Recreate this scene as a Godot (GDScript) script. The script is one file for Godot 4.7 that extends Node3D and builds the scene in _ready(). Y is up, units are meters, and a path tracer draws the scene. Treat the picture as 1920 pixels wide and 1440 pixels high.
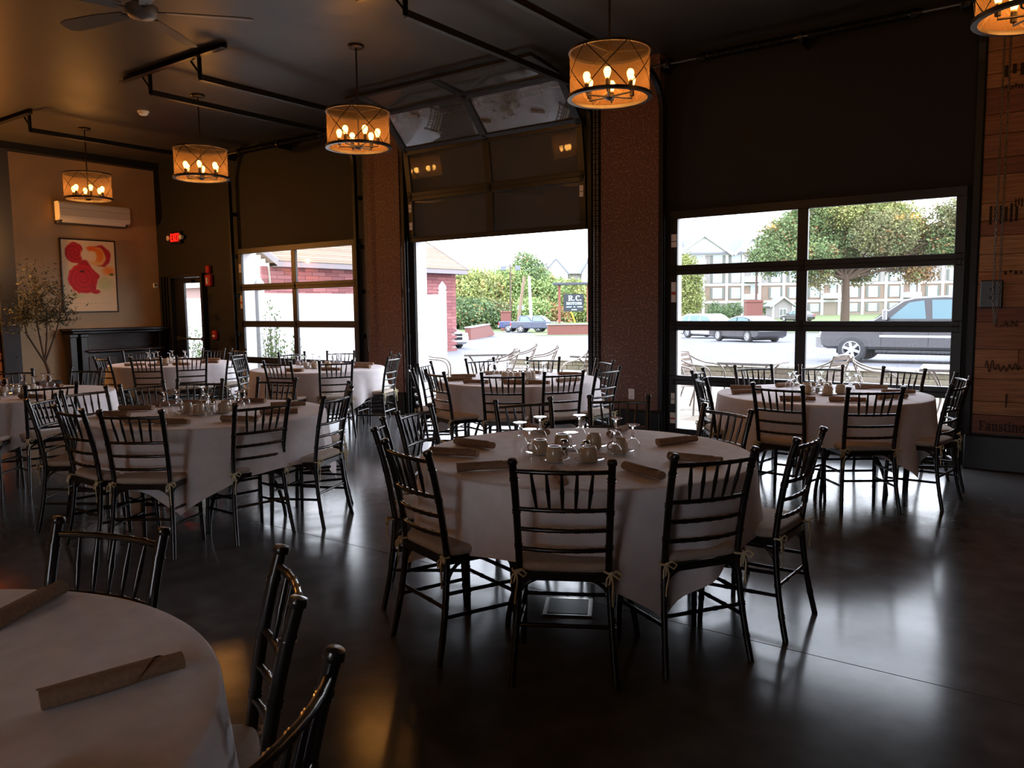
extends Node3D

# ---------------------------------------------------------------- geometry
class G:
	var v := PackedVector3Array()
	var n := PackedVector3Array()
	var uv := PackedVector2Array()
	var col := PackedColorArray()
	var tint := Color.WHITE
	var tinted := false

	func tri(a: Vector3, b: Vector3, c: Vector3, na: Vector3, nb: Vector3, nc: Vector3, ua := Vector2.ZERO, ub := Vector2.ZERO, uc := Vector2.ZERO) -> void:
		if (b - a).cross(c - a).dot(na + nb + nc) > 0.0:
			v.append(a); v.append(c); v.append(b)
			n.append(na); n.append(nc); n.append(nb)
			uv.append(ua); uv.append(uc); uv.append(ub)
		else:
			v.append(a); v.append(b); v.append(c)
			n.append(na); n.append(nb); n.append(nc)
			uv.append(ua); uv.append(ub); uv.append(uc)
		if tinted:
			col.append(tint); col.append(tint); col.append(tint)

	func quad(a: Vector3, b: Vector3, c: Vector3, d: Vector3, nn: Vector3) -> void:
		tri(a, b, c, nn, nn, nn, Vector2(0, 0), Vector2(1, 0), Vector2(1, 1))
		tri(a, c, d, nn, nn, nn, Vector2(0, 0), Vector2(1, 1), Vector2(0, 1))

	func flat4(a: Vector3, b: Vector3, c: Vector3, d: Vector3, toward: Vector3) -> void:
		var nn := (b - a).cross(c - a)
		if nn.length() < 1e-12:
			nn = (c - a).cross(d - a)
		nn = nn.normalized()
		if nn.dot(toward) < 0.0:
			nn = -nn
		quad(a, b, c, d, nn)

	func box(c: Vector3, s: Vector3, b := 0.0, xf := Transform3D.IDENTITY) -> G:
		var h := s * 0.5
		b = minf(b, minf(h.x, minf(h.y, h.z)) * 0.95)
		for ax in 3:
			for sg in [-1.0, 1.0]:
				var nn := Vector3.ZERO
				nn[ax] = sg
				var u := (ax + 1) % 3
				var w := (ax + 2) % 3
				var p := []
				for k in [[-1, -1], [1, -1], [1, 1], [-1, 1]]:
					var q := Vector3.ZERO
					q[ax] = sg * h[ax]
					q[u] = k[0] * (h[u] - b)
					q[w] = k[1] * (h[w] - b)
					p.append(xf * (q + c))
				quad(p[0], p[1], p[2], p[3], (xf.basis * nn).normalized())
		if b > 0.0:
			for ax in 3:
				var u := (ax + 1) % 3
				var w := (ax + 2) % 3
				for su in [-1.0, 1.0]:
					for sw in [-1.0, 1.0]:
						var p := []
						for k in [[-1.0, 0], [1.0, 0], [1.0, 1], [-1.0, 1]]:
							var q := Vector3.ZERO
							q[ax] = k[0] * (h[ax] - b)
							q[u] = su * (h[u] - (b if k[1] else 0.0))
							q[w] = sw * (h[w] - (0.0 if k[1] else b))
							p.append(xf * (q + c))
						var nn := Vector3.ZERO
						nn[u] = su
						nn[w] = sw
						quad(p[0], p[1], p[2], p[3], (xf.basis * nn).normalized())
			for sx in [-1.0, 1.0]:
				for sy in [-1.0, 1.0]:
					for sz in [-1.0, 1.0]:
						var sv := Vector3(sx, sy, sz)
						var nn: Vector3 = (xf.basis * sv).normalized()
						var a := xf * (c + Vector3(sx * h.x, sy * (h.y - b), sz * (h.z - b)))
						var bb := xf * (c + Vector3(sx * (h.x - b), sy * h.y, sz * (h.z - b)))
						var cc := xf * (c + Vector3(sx * (h.x - b), sy * (h.y - b), sz * h.z))
						tri(a, bb, cc, nn, nn, nn)
		return self

	func lathe(p: Array, seg := 24, xf := Transform3D.IDENTITY, crease := 0.6) -> G:
		var m := p.size() - 1
		var sn := []
		for i in m:
			var d: Vector2 = p[i + 1] - p[i]
			sn.append(Vector2(d.y, -d.x).normalized())
		for i in m:
			var n0: Vector2 = sn[i]
			var n1: Vector2 = sn[i]
			if i > 0 and sn[i].dot(sn[i - 1]) > crease:
				n0 = (sn[i] + sn[i - 1]).normalized()
			if i < m - 1 and sn[i].dot(sn[i + 1]) > crease:
				n1 = (sn[i] + sn[i + 1]).normalized()
			var r0: float = p[i].x
			var r1: float = p[i + 1].x
			for k in seg:
				var a0 := TAU * k / seg
				var a1 := TAU * (k + 1) / seg
				var c0 := Vector3(cos(a0), 0, sin(a0))
				var c1 := Vector3(cos(a1), 0, sin(a1))
				var A := xf * (c0 * r0 + Vector3(0, p[i].y, 0))
				var B := xf * (c1 * r0 + Vector3(0, p[i].y, 0))
				var C := xf * (c1 * r1 + Vector3(0, p[i + 1].y, 0))
				var D := xf * (c0 * r1 + Vector3(0, p[i + 1].y, 0))
				var nA := (xf.basis * (c0 * n0.x + Vector3(0, n0.y, 0))).normalized()
				var nB := (xf.basis * (c1 * n0.x + Vector3(0, n0.y, 0))).normalized()
				var nC := (xf.basis * (c1 * n1.x + Vector3(0, n1.y, 0))).normalized()
				var nD := (xf.basis * (c0 * n1.x + Vector3(0, n1.y, 0))).normalized()
				if r0 > 1e-7:
					tri(A, B, C, nA, nB, nC)
				if r1 > 1e-7:
					tri(A, C, D, nA, nC, nD)
		return self

	func tube(p: Array, rr: Variant, seg := 8, caps := true, closed := false) -> G:
		var m := p.size()
		var up := Vector3.UP
		var rings := []
		var norms := []
		var last := Vector3.ZERO
		for i in m:
			var t: Vector3
			if closed:
				t = (p[(i + 1) % m] - p[(i - 1 + m) % m]).normalized()
			elif i == 0:
				t = (p[1] - p[0]).normalized()
			elif i == m - 1:
				t = (p[i] - p[i - 1]).normalized()
			else:
				t = (p[i + 1] - p[i - 1]).normalized()
			var sd: Vector3
			if last == Vector3.ZERO:
				sd = t.cross(up)
				if sd.length() < 0.01:
					sd = t.cross(Vector3.RIGHT)
			else:
				sd = last - t * last.dot(t)
			sd = sd.normalized()
			last = sd
			var bn := t.cross(sd).normalized()
			var r: float = rr[i] if rr is Array else rr
			var ring := []
			var nr := []
			for k in seg:
				var a := TAU * k / seg
				var d := sd * cos(a) + bn * sin(a)
				ring.append(p[i] + d * r)
				nr.append(d)
			rings.append(ring)
			norms.append(nr)
		for i in (m if closed else m - 1):
			var j := (i + 1) % m
			for k in seg:
				var l := (k + 1) % seg
				tri(rings[i][k], rings[i][l], rings[j][l], norms[i][k], norms[i][l], norms[j][l])
				tri(rings[i][k], rings[j][l], rings[j][k], norms[i][k], norms[j][l], norms[j][k])
		if caps and not closed:
			for e in [0, m - 1]:
				var t: Vector3 = (p[0] - p[1]).normalized() if e == 0 else (p[m - 1] - p[m - 2]).normalized()
				for k in seg:
					tri(p[e], rings[e][k], rings[e][(k + 1) % seg], t, t, t)
		return self

	func rod(a: Vector3, b: Vector3, r: float, seg := 8) -> G:
		return tube([a, b], r, seg)

	# extrude a 2D outline (x, y) from z0 to z1
	func ext(poly: Array, z0: float, z1: float, xf := Transform3D.IDENTITY) -> G:
		var pp := PackedVector2Array(poly)
		var ix := Geometry2D.triangulate_polygon(pp)
		for k in range(0, ix.size(), 3):
			for z in [z0, z1]:
				var nn: Vector3 = (xf.basis * Vector3(0, 0, 1.0 if (z == z1) == (z1 > z0) else -1.0)).normalized()
				tri(xf * Vector3(pp[ix[k]].x, pp[ix[k]].y, z), xf * Vector3(pp[ix[k + 1]].x, pp[ix[k + 1]].y, z), xf * Vector3(pp[ix[k + 2]].x, pp[ix[k + 2]].y, z), nn, nn, nn)
		var sg := -1.0 if Geometry2D.is_polygon_clockwise(pp) else 1.0
		for k in pp.size():
			var a := pp[k]
			var b := pp[(k + 1) % pp.size()]
			var d := b - a
			var nn: Vector3 = (xf.basis * (Vector3(d.y, -d.x, 0) * sg)).normalized()
			quad(xf * Vector3(a.x, a.y, z0), xf * Vector3(b.x, b.y, z0), xf * Vector3(b.x, b.y, z1), xf * Vector3(a.x, a.y, z1), nn)
		return self

	# a side profile (x, y) turned into a body whose half width follows hw(y), edges chamfered
	func hull(poly: Array, hw: Callable, bev := 0.05) -> G:
		var pp := PackedVector2Array(poly)
		if Geometry2D.is_polygon_clockwise(pp):
			pp.reverse()
		var m := pp.size()
		var inn := PackedVector2Array()
		var en := []
		for k in m:
			var d := pp[(k + 1) % m] - pp[k]
			en.append(Vector2(d.y, -d.x).normalized())
		for k in m:
			var nn: Vector2 = en[k] + en[(k - 1 + m) % m]
			inn.append(pp[k] - nn.normalized() * bev / maxf(0.5, nn.length() * 0.5))
		var ix := Geometry2D.triangulate_polygon(inn)
		for s in [-1.0, 1.0]:
			for k in range(0, ix.size(), 3):
				var q := []
				for j in 3:
					var t := inn[ix[k + j]]
					q.append(Vector3(t.x, t.y, s * hw.call(t.y)))
				var nn := Vector3(0, 0, s)
				tri(q[0], q[1], q[2], nn, nn, nn)
			for k in m:
				var l := (k + 1) % m
				var a := Vector3(inn[k].x, inn[k].y, s * hw.call(inn[k].y))
				var b := Vector3(inn[l].x, inn[l].y, s * hw.call(inn[l].y))
				var c := Vector3(pp[l].x, pp[l].y, s * (hw.call(pp[l].y) - bev))
				var d := Vector3(pp[k].x, pp[k].y, s * (hw.call(pp[k].y) - bev))
				flat4(a, b, c, d, Vector3(en[k].x, en[k].y, s))
		for k in m:
			var l := (k + 1) % m
			var nn := Vector3(en[k].x, en[k].y, 0)
			quad(Vector3(pp[k].x, pp[k].y, -hw.call(pp[k].y) + bev), Vector3(pp[l].x, pp[l].y, -hw.call(pp[l].y) + bev), Vector3(pp[l].x, pp[l].y, hw.call(pp[l].y) - bev), Vector3(pp[k].x, pp[k].y, hw.call(pp[k].y) - bev), nn)
		return self

	# a surface given by f(i/nu, j/nv) with smooth normals
	func sheet(nu: int, nv: int, f: Callable, toward: Callable) -> G:
		var P := []
		for i in nu + 1:
			var row := []
			for j in nv + 1:
				row.append(f.call(float(i) / nu, float(j) / nv))
			P.append(row)
		var N := []
		var wrap: bool = P[0][0].distance_to(P[nu][0]) < 1e-4 and P[0][nv].distance_to(P[nu][nv]) < 1e-4
		for i in nu + 1:
			var row := []
			for j in nv + 1:
				var i0 := i - 1
				var i1 := i + 1
				if wrap:
					i0 = (i - 1 + nu) % nu
					i1 = (i + 1) % nu
				else:
					i0 = maxi(i0, 0)
					i1 = mini(i1, nu)
				var du: Vector3 = P[i1][j] - P[i0][j]
				var dv: Vector3 = P[i][mini(j + 1, nv)] - P[i][maxi(j - 1, 0)]
				var nn := du.cross(dv)
				var tw: Vector3 = toward.call(P[i][j])
				nn = tw if nn.length() < 1e-12 else nn.normalized()
				if nn.dot(tw) < 0.0:
					nn = -nn
				row.append(nn)
			N.append(row)
		for i in nu:
			for j in nv:
				tri(P[i][j], P[i + 1][j], P[i + 1][j + 1], N[i][j], N[i + 1][j], N[i + 1][j + 1], Vector2(float(i) / nu, float(j) / nv), Vector2(float(i + 1) / nu, float(j) / nv), Vector2(float(i + 1) / nu, float(j + 1) / nv))
				tri(P[i][j], P[i + 1][j + 1], P[i][j + 1], N[i][j], N[i + 1][j + 1], N[i][j + 1], Vector2(float(i) / nu, float(j) / nv), Vector2(float(i + 1) / nu, float(j + 1) / nv), Vector2(float(i) / nu, float(j + 1) / nv))
		return self

	func mesh() -> ArrayMesh:
		var arr := []
		arr.resize(Mesh.ARRAY_MAX)
		arr[Mesh.ARRAY_VERTEX] = v
		arr[Mesh.ARRAY_NORMAL] = n
		arr[Mesh.ARRAY_TEX_UV] = uv
		if tinted:
			arr[Mesh.ARRAY_COLOR] = col
		var m := ArrayMesh.new()
		m.add_surface_from_arrays(Mesh.PRIMITIVE_TRIANGLES, arr)
		return m


# ---------------------------------------------------------------- nodes
var used := {}
var M := {}
var rng := RandomNumberGenerator.new()

func numbered(called: String) -> String:
	if not used.has(called):
		used[called] = 0
		return called
	used[called] += 1
	return "%s_%03d" % [called, used[called]]

func tag(o: Node, label: String, category := "", group := "", kind := "") -> Node:
	o.set_meta("label", label)
	if category: o.set_meta("category", category)
	if group: o.set_meta("group", group)
	if kind: o.set_meta("kind", kind)
	return o

func obj(called: String, g: Variant, m: Material, parent: Node = null, at := Vector3.ZERO) -> MeshInstance3D:
	var o := MeshInstance3D.new()
	o.mesh = g.mesh() if g is G else g
	o.material_override = m
	o.position = at
	if parent == null:
		o.name = numbered(called)
		add_child(o)
	else:
		o.name = called
		parent.add_child(o, true)
	return o

func thing(called: String, label: String, category: String, at := Vector3.ZERO, yaw := 0.0, group := "") -> Node3D:
	var o := Node3D.new()
	o.name = numbered(called)
	add_child(o)
	o.position = at
	o.rotation.y = yaw
	tag(o, label, category, group)
	return o

func dup(src: Node3D, label: String, at: Vector3, yaw := 0.0, group := "") -> Node3D:
	var base: String = src.get_meta("base", src.name)
	var o: Node3D = src.duplicate()
	o.name = numbered(base)
	add_child(o)
	o.position = at
	o.rotation.y = yaw
	o.set_meta("label", label)
	if group: o.set_meta("group", group)
	return o

func structure(o: Node, label := "") -> Node:
	o.set_meta("kind", "structure")
	if label: o.set_meta("label", label)
	return o

func mat(c: Color, rough := 0.6, metal := 0.0, spec := 0.5) -> StandardMaterial3D:
	var m := StandardMaterial3D.new()
	m.albedo_color = c
	m.roughness = rough
	m.metallic = metal
	m.metallic_specular = spec
	return m

func ntex(freq: float, ramp: Array, size := 512, sd := 1, typ := FastNoiseLite.TYPE_SIMPLEX_SMOOTH, oct := 4, asn := false) -> NoiseTexture2D:
	var fn := FastNoiseLite.new()
	fn.seed = sd
	fn.noise_type = typ
	fn.frequency = freq
	fn.fractal_octaves = oct
	var t := NoiseTexture2D.new()
	t.width = size
	t.height = size
	t.seamless = true
	t.noise = fn
	if asn:
		t.as_normal_map = true
		t.bump_strength = 4.0
	elif ramp.size():
		var gr := Gradient.new()
		var off := PackedFloat32Array()
		var cs := PackedColorArray()
		for k in ramp:
			off.append(k[0])
			cs.append(k[1])
		gr.offsets = off
		gr.colors = cs
		t.color_ramp = gr
	return t

func tri_map(m: StandardMaterial3D, scale: Vector3, world := true) -> StandardMaterial3D:
	m.uv1_triplanar = true
	m.uv1_world_triplanar = world
	m.uv1_scale = scale
	return m

func glow(c: Color, e: float) -> StandardMaterial3D:
	var m := mat(c, 0.5)
	m.emission_enabled = true
	m.emission = c
	m.emission_energy_multiplier = e
	return m

func pane_mat(c: Color, a := 0.06) -> StandardMaterial3D:
	var m := mat(Color(c.r, c.g, c.b, a), 0.02)
	m.transparency = BaseMaterial3D.TRANSPARENCY_ALPHA
	return m

func text_mesh(s: String, size: float, depth: float, font := "Droid Sans", bold := false) -> TextMesh:
	var f := SystemFont.new()
	f.font_names = PackedStringArray([font])
	if bold: f.font_weight = 700
	var t := TextMesh.new()
	t.font = f
	t.text = s
	t.font_size = 64
	t.pixel_size = size / 64.0
	t.depth = depth
	t.curve_step = 4.0
	return t

func make_materials() -> void:
	var b := func(v): return Color(v, v, v)
	M.black = mat(Color(0.105, 0.095, 0.09), 0.32)
	M.chair = mat(Color(0.065, 0.055, 0.052), 0.28)
	M.chair.clearcoat_enabled = true
	M.chair.clearcoat = 0.5
	M.chair.clearcoat_roughness = 0.15
	M.cushion = tri_map(mat(Color(0.78, 0.72, 0.66), 0.9), Vector3.ONE * 6.0, false)
	M.cushion.albedo_texture = ntex(0.02, [[0.0, b.call(0.9)], [1.0, b.call(1.0)]], 256, 3)
	M.tie = mat(Color(0.84, 0.80, 0.66), 0.9)
	M.cloth = tri_map(mat(Color(0.93, 0.90, 0.91), 0.85), Vector3.ONE * 1.6, false)
	M.cloth.albedo_texture = ntex(0.012, [[0.0, b.call(0.93)], [1.0, b.call(1.0)]], 512, 4)
	M.cloth.rim_enabled = true
	M.cloth.rim = 0.2
	M.napkin = tri_map(mat(Color(0.62, 0.50, 0.40), 0.95), Vector3.ONE * 8.0, false)
	M.napkin.albedo_texture = ntex(0.03, [[0.0, b.call(0.8)], [1.0, b.call(1.0)]], 256, 5)
	M.cup = mat(Color(0.70, 0.62, 0.52), 0.18)
	M.saucer = mat(Color(0.78, 0.74, 0.68), 0.15)
	M.steel = mat(Color(0.75, 0.74, 0.72), 0.22, 1.0)
	M.pepper = mat(Color(0.13, 0.10, 0.09), 0.5)
	M.salt = mat(Color(0.85, 0.84, 0.82), 0.5)
	M.bowl = pane_mat(Color(0.95, 0.97, 1.0), 0.04)
	M.glass = mat(Color(1, 1, 1, 0.0), 0.02)
	M.glass.refraction_enabled = true
	M.glass.refraction_scale = 0.05
	M.pane = pane_mat(Color(0.9, 0.95, 0.95), 0.03)
	M.door = mat(Color(0.085, 0.082, 0.082), 0.4)
	M.track = mat(Color(0.16, 0.155, 0.15), 0.35, 0.6)
	M.track_dark = mat(Color(0.075, 0.07, 0.068), 0.45, 0.3)
	M.shaft = mat(Color(0.42, 0.41, 0.39), 0.4, 0.9)
	M.spring = mat(Color(0.12, 0.115, 0.11), 0.4, 0.7)
	M.sticker = mat(Color(0.86, 0.83, 0.80), 0.6)
	M.sticker_red = mat(Color(0.72, 0.22, 0.18), 0.6)
	M.wall_black = tri_map(mat(Color(0.045, 0.043, 0.042), 0.7), Vector3.ONE * 0.7)
	M.wall_black.albedo_texture = ntex(0.01, [[0.0, b.call(0.8)], [1.0, b.call(1.0)]], 256, 6)
	M.ceiling = tri_map(mat(Color(0.22, 0.21, 0.20), 0.45), Vector3.ONE * 0.5)
	M.ceiling.albedo_texture = ntex(0.01, [[0.0, b.call(0.86)], [1.0, b.call(1.0)]], 256, 7)
	M.tan = tri_map(mat(Color(0.74, 0.60, 0.42), 0.5), Vector3.ONE * 0.6)
	M.tan.albedo_texture = ntex(0.012, [[0.0, b.call(0.93)], [1.0, b.call(1.0)]], 256, 8)
	M.slate = mat(Color(0.22, 0.23, 0.26), 0.6)
	M.base = mat(Color(0.05, 0.047, 0.045), 0.4)
	M.white_paint = mat(Color(0.88, 0.87, 0.88), 0.6)
	M.vinyl = mat(Color(0.93, 0.93, 0.94), 0.35)
	M.ac = mat(Color(0.86, 0.82, 0.76), 0.45)
	M.ac_dark = mat(Color(0.24, 0.23, 0.24), 0.5)
	M.brass = mat(Color(0.62, 0.52, 0.36), 0.35, 1.0)
	M.bronze = mat(Color(0.17, 0.14, 0.12), 0.4, 0.7)
	M.ring = mat(Color(0.36, 0.34, 0.33), 0.35, 0.8)
	M.bulb = glow(Color(1.0, 0.74, 0.36), 14.0)
	M.bulb_cap = mat(Color(0.75, 0.6, 0.35), 0.3, 0.9)
	M.shade = mat(Color(0.50, 0.38, 0.26, 0.42), 0.85)
	M.shade.transparency = BaseMaterial3D.TRANSPARENCY_ALPHA
	M.shade.backlight_enabled = true
	M.shade.backlight = Color(0.24, 0.20, 0.15)
	M.red_sign = glow(Color(1.0, 0.08, 0.05), 3.2)
	M.red = mat(Color(0.66, 0.10, 0.09), 0.4)
	M.white = mat(Color(0.9, 0.9, 0.88), 0.5)
	M.dark_wood = tri_map(mat(Color(0.30, 0.19, 0.15), 0.35), Vector3(0.6, 4.0, 0.6))
	M.dark_wood.albedo_texture = ntex(0.02, [[0.0, b.call(0.5)], [1.0, b.call(1.0)]], 256, 9)
	M.ebony = mat(Color(0.10, 0.075, 0.065), 0.3)
	M.leaf = mat(Color(0.24, 0.25, 0.16), 0.6)
	M.bark = mat(Color(0.30, 0.24, 0.19), 0.85)
	M.pot = mat(Color(0.16, 0.15, 0.15), 0.5)
	M.fan = mat(Color(0.42, 0.40, 0.38), 0.45)
	# floor: dark polished concrete
	M.floor = tri_map(mat(Color(0.40, 0.395, 0.40), 0.17, 0.0, 0.32), Vector3.ONE * 0.35)
	M.floor.albedo_texture = ntex(0.011, [[0.0, b.call(0.78)], [0.5, b.call(0.88)], [1.0, b.call(1.0)]], 1024, 10, FastNoiseLite.TYPE_SIMPLEX_SMOOTH, 6)
	M.floor.roughness_texture = ntex(0.03, [[0.0, b.call(0.85)], [1.0, b.call(1.0)]], 512, 11)
	# pillars: mottled red brown
	M.cork = tri_map(mat(Color(1, 1, 1), 0.55), Vector3.ONE * 1.3)
	M.cork.albedo_texture = ntex(0.035, [[0.0, Color(0.27, 0.17, 0.145)], [0.45, Color(0.38, 0.245, 0.20)], [0.65, Color(0.47, 0.32, 0.25)], [0.85, Color(0.58, 0.44, 0.34)], [1.0, Color(0.40, 0.22, 0.17)]], 1024, 12, FastNoiseLite.TYPE_CELLULAR, 3)
	M.cork.heightmap_enabled = true
	M.cork.heightmap_scale = 0.4
	M.cork.heightmap_texture = ntex(0.035, [], 512, 12, FastNoiseLite.TYPE_CELLULAR, 3)
	for k in 5:
		var t: Color = [Color(0.72, 0.50, 0.33), Color(0.62, 0.40, 0.27), Color(0.76, 0.56, 0.38), Color(0.55, 0.33, 0.24), Color(0.68, 0.47, 0.30)][k]
		var m := tri_map(mat(t, 0.6), Vector3(0.5, 7.0, 0.5))
		m.albedo_texture = ntex(0.02, [[0.0, b.call(0.72)], [1.0, b.call(1.0)]], 256, 20 + k)
		M["crate%d" % k] = m
	M.crate_ink = mat(Color(0.17, 0.10, 0.08), 0.8)
	M.chain = mat(Color(0.50, 0.48, 0.45), 0.35, 0.9)
	# outdoors
	M.asphalt = tri_map(mat(Color(0.40, 0.40, 0.43), 0.9), Vector3.ONE * 0.15)
	M.asphalt.albedo_texture = ntex(0.01, [[0.0, b.call(0.82)], [1.0, b.call(1.0)]], 512, 30)
	M.concrete = tri_map(mat(Color(0.66, 0.65, 0.62), 0.85), Vector3.ONE * 0.4)
	M.concrete.albedo_texture = ntex(0.012, [[0.0, b.call(0.88)], [1.0, b.call(1.0)]], 512, 31)
	for k in 4:
		M["paver%d" % k] = mat([Color(0.53, 0.49, 0.44), Color(0.49, 0.45, 0.40), Color(0.56, 0.52, 0.47), Color(0.51, 0.46, 0.40)][k], 0.85)
		M["stone%d" % k] = tri_map(mat([Color(0.50, 0.45, 0.37), Color(0.44, 0.39, 0.33), Color(0.55, 0.51, 0.43), Color(0.47, 0.44, 0.35)][k], 0.9), Vector3.ONE * 1.5)
		M["stone%d" % k].albedo_texture = ntex(0.03, [[0.0, b.call(0.75)], [1.0, b.call(1.0)]], 256, 32 + k)
		M["block%d" % k] = mat([Color(0.47, 0.27, 0.27), Color(0.50, 0.30, 0.30), Color(0.44, 0.25, 0.26), Color(0.53, 0.33, 0.33)][k], 0.85)
		M["shingle%d" % k] = mat([Color(0.47, 0.40, 0.33), Color(0.43, 0.36, 0.29), Color(0.50, 0.43, 0.35), Color(0.45, 0.36, 0.30)][k], 0.9)
		M["fire%d" % k] = mat([Color(0.60, 0.33, 0.16), Color(0.52, 0.26, 0.13), Color(0.68, 0.42, 0.2), Color(0.42, 0.2, 0.11)][k], 0.8)
	M.mortar = mat(Color(0.55, 0.46, 0.44), 0.9)
	M.brick_far = tri_map(mat(Color(0.52, 0.32, 0.29), 0.85), Vector3.ONE * 0.8)
	M.brick_far.albedo_texture = ntex(0.08, [[0.0, b.call(0.7)], [1.0, b.call(1.0)]], 256, 37)
	M.fascia = mat(Color(0.46, 0.43, 0.44), 0.6)
	M.soffit = mat(Color(0.36, 0.35, 0.36), 0.7)
	M.siding = mat(Color(0.58, 0.57, 0.51), 0.6)
	M.grass = mat(Color(0.35, 0.40, 0.23), 0.95)
	M.alu = mat(Color(0.50, 0.46, 0.43), 0.3, 0.6)
	M.alu_top = mat(Color(0.68, 0.68, 0.70), 0.35, 0.4)
	M.slat = mat(Color(0.42, 0.35, 0.30), 0.5)
	M.tyre = mat(Color(0.20, 0.20, 0.21), 0.85)
	M.rim = mat(Color(0.80, 0.80, 0.82), 0.3, 0.7)
	M.arch = mat(Color(0.07, 0.07, 0.075), 0.8)
	M.car_glass = mat(Color(0.42, 0.52, 0.55), 0.08, 0.0, 0.8)
	M.chrome = mat(Color(0.85, 0.85, 0.86), 0.15, 0.9)
	M.lamp_red = mat(Color(0.75, 0.10, 0.12), 0.3)
	M.lamp_clear = mat(Color(0.88, 0.88, 0.90), 0.15)
	for c in [["grey", Color(0.31, 0.305, 0.315)], ["black", Color(0.17, 0.17, 0.19)], ["white", Color(0.70, 0.70, 0.71)], ["navy", Color(0.14, 0.19, 0.36)], ["slate", Color(0.24, 0.26, 0.33)]]:
		var m := mat(c[1], 0.3)
		m.clearcoat_enabled = true
		m.clearcoat = 0.8
		m.clearcoat_roughness = 0.06
		M["car_" + c[0]] = m
	M.pole_wood = mat(Color(0.48, 0.40, 0.34), 0.9)
	M.pole_brown = mat(Color(0.34, 0.25, 0.23), 0.6)
	M.yellow = mat(Color(0.90, 0.70, 0.15), 0.5)
	M.sign_black = mat(Color(0.10, 0.12, 0.15), 0.5)
	M.sign_text = mat(Color(0.80, 0.92, 0.96), 0.5)
	M.cedar = mat(Color(0.46, 0.28, 0.22), 0.8)
	M.roof_dark = mat(Color(0.25, 0.26, 0.28), 0.8)
	M.roof_grey = mat(Color(0.42, 0.43, 0.46), 0.85)
	M.apt_tan = mat(Color(0.47, 0.40, 0.35), 0.8)
	M.apt_beige = mat(Color(0.52, 0.50, 0.49), 0.8)
	M.apt_stone = mat(Color(0.48, 0.44, 0.39), 0.9)
	M.apt_white = mat(Color(0.70, 0.70, 0.70), 0.6)
	M.shutter = mat(Color(0.36, 0.38, 0.36), 0.6)
	M.apt_glass = mat(Color(0.52, 0.58, 0.64), 0.1)
	M.foliage = mat(Color(1, 1, 1), 0.85)
	M.foliage.vertex_color_use_as_albedo = true
	M.foliage.backlight_enabled = true
	M.foliage.backlight = Color(0.35, 0.4, 0.2)

# ---------------------------------------------------------------- camera, sky, exposure
func _ready() -> void:
	var cam := Camera3D.new()
	cam.name = "camera"
	cam.fov = 51.738
	cam.near = 0.05
	cam.far = 600.0
	var yaw := deg_to_rad(36.0235)
	var pitch := deg_to_rad(5.4997)
	var roll := -0.011791
	var fw := Vector3(-sin(yaw) * cos(pitch), -sin(pitch), -cos(yaw) * cos(pitch))
	var rt := Vector3(cos(yaw), 0, -sin(yaw))
	var up := rt.cross(fw)
	cam.transform = Transform3D(Basis(cos(roll) * rt + sin(roll) * up, -sin(roll) * rt + cos(roll) * up, -fw), Vector3(0, 1.49, 8.216))
	add_child(cam)
	cam.current = true
	var we := WorldEnvironment.new()
	we.name = "environment"
	var e := Environment.new()
	var sky := Sky.new()
	var sm := ProceduralSkyMaterial.new()
	sm.sky_top_color = Color(0.90, 0.94, 1.0)
	sm.sky_horizon_color = Color(0.97, 0.98, 1.0)
	sm.ground_horizon_color = Color(0.80, 0.80, 0.82)
	sm.ground_bottom_color = Color(0.6, 0.6, 0.6)
	sky.sky_material = sm
	e.background_mode = Environment.BG_SKY
	e.sky = sky
	e.background_energy_multiplier = 8.5
	e.tonemap_mode = Environment.TONE_MAPPER_LINEAR
	e.tonemap_exposure = 1.0
	e.sdfgi_enabled = true
	e.ssao_enabled = true
	e.ssil_enabled = true
	we.environment = e
	add_child(we)

	rng.seed = 7
	make_materials()
	build_shell()
	build_doors()
	build_overhead()
	build_left_wall()
	build_crate_wall()
	build_tables()
	build_outside()
	rebase()

# things whose parts were drawn in room coordinates get their origin at their base
func rebase() -> void:
	for o in get_children():
		if o is Node3D and not o is VisualInstance3D and not o is Camera3D and o.has_meta("category") and o.position == Vector3.ZERO and o.rotation == Vector3.ZERO:
			var bb := AABB()
			var first := true
			for c in o.get_children():
				if c is MeshInstance3D:
					var b: AABB = c.transform * c.mesh.get_aabb()
					bb = b if first else bb.merge(b)
					first = false
			if first: continue
			var at := Vector3(bb.get_center().x, bb.position.y, bb.get_center().z)
			o.position = at
			for c in o.get_children():
				c.position -= at

# ---------------------------------------------------------------- shell
const OPEN := [[-11.60, -8.75], [-7.64, -4.82], [-3.77, -0.92]]
const TOP := 2.46
const CEIL := 4.2
const UNSEEN_WIN := [-1.5, 0.4, 0.9, 2.5]

func wall_box(called: String, x0: float, x1: float, y0: float, y1: float, z0: float, z1: float, m: Material, parent: Node) -> MeshInstance3D:
	return obj(called, G.new().box(Vector3((x0 + x1) / 2, (y0 + y1) / 2, (z0 + z1) / 2), Vector3(x1 - x0, y1 - y0, z1 - z0)), m, parent)

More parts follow.
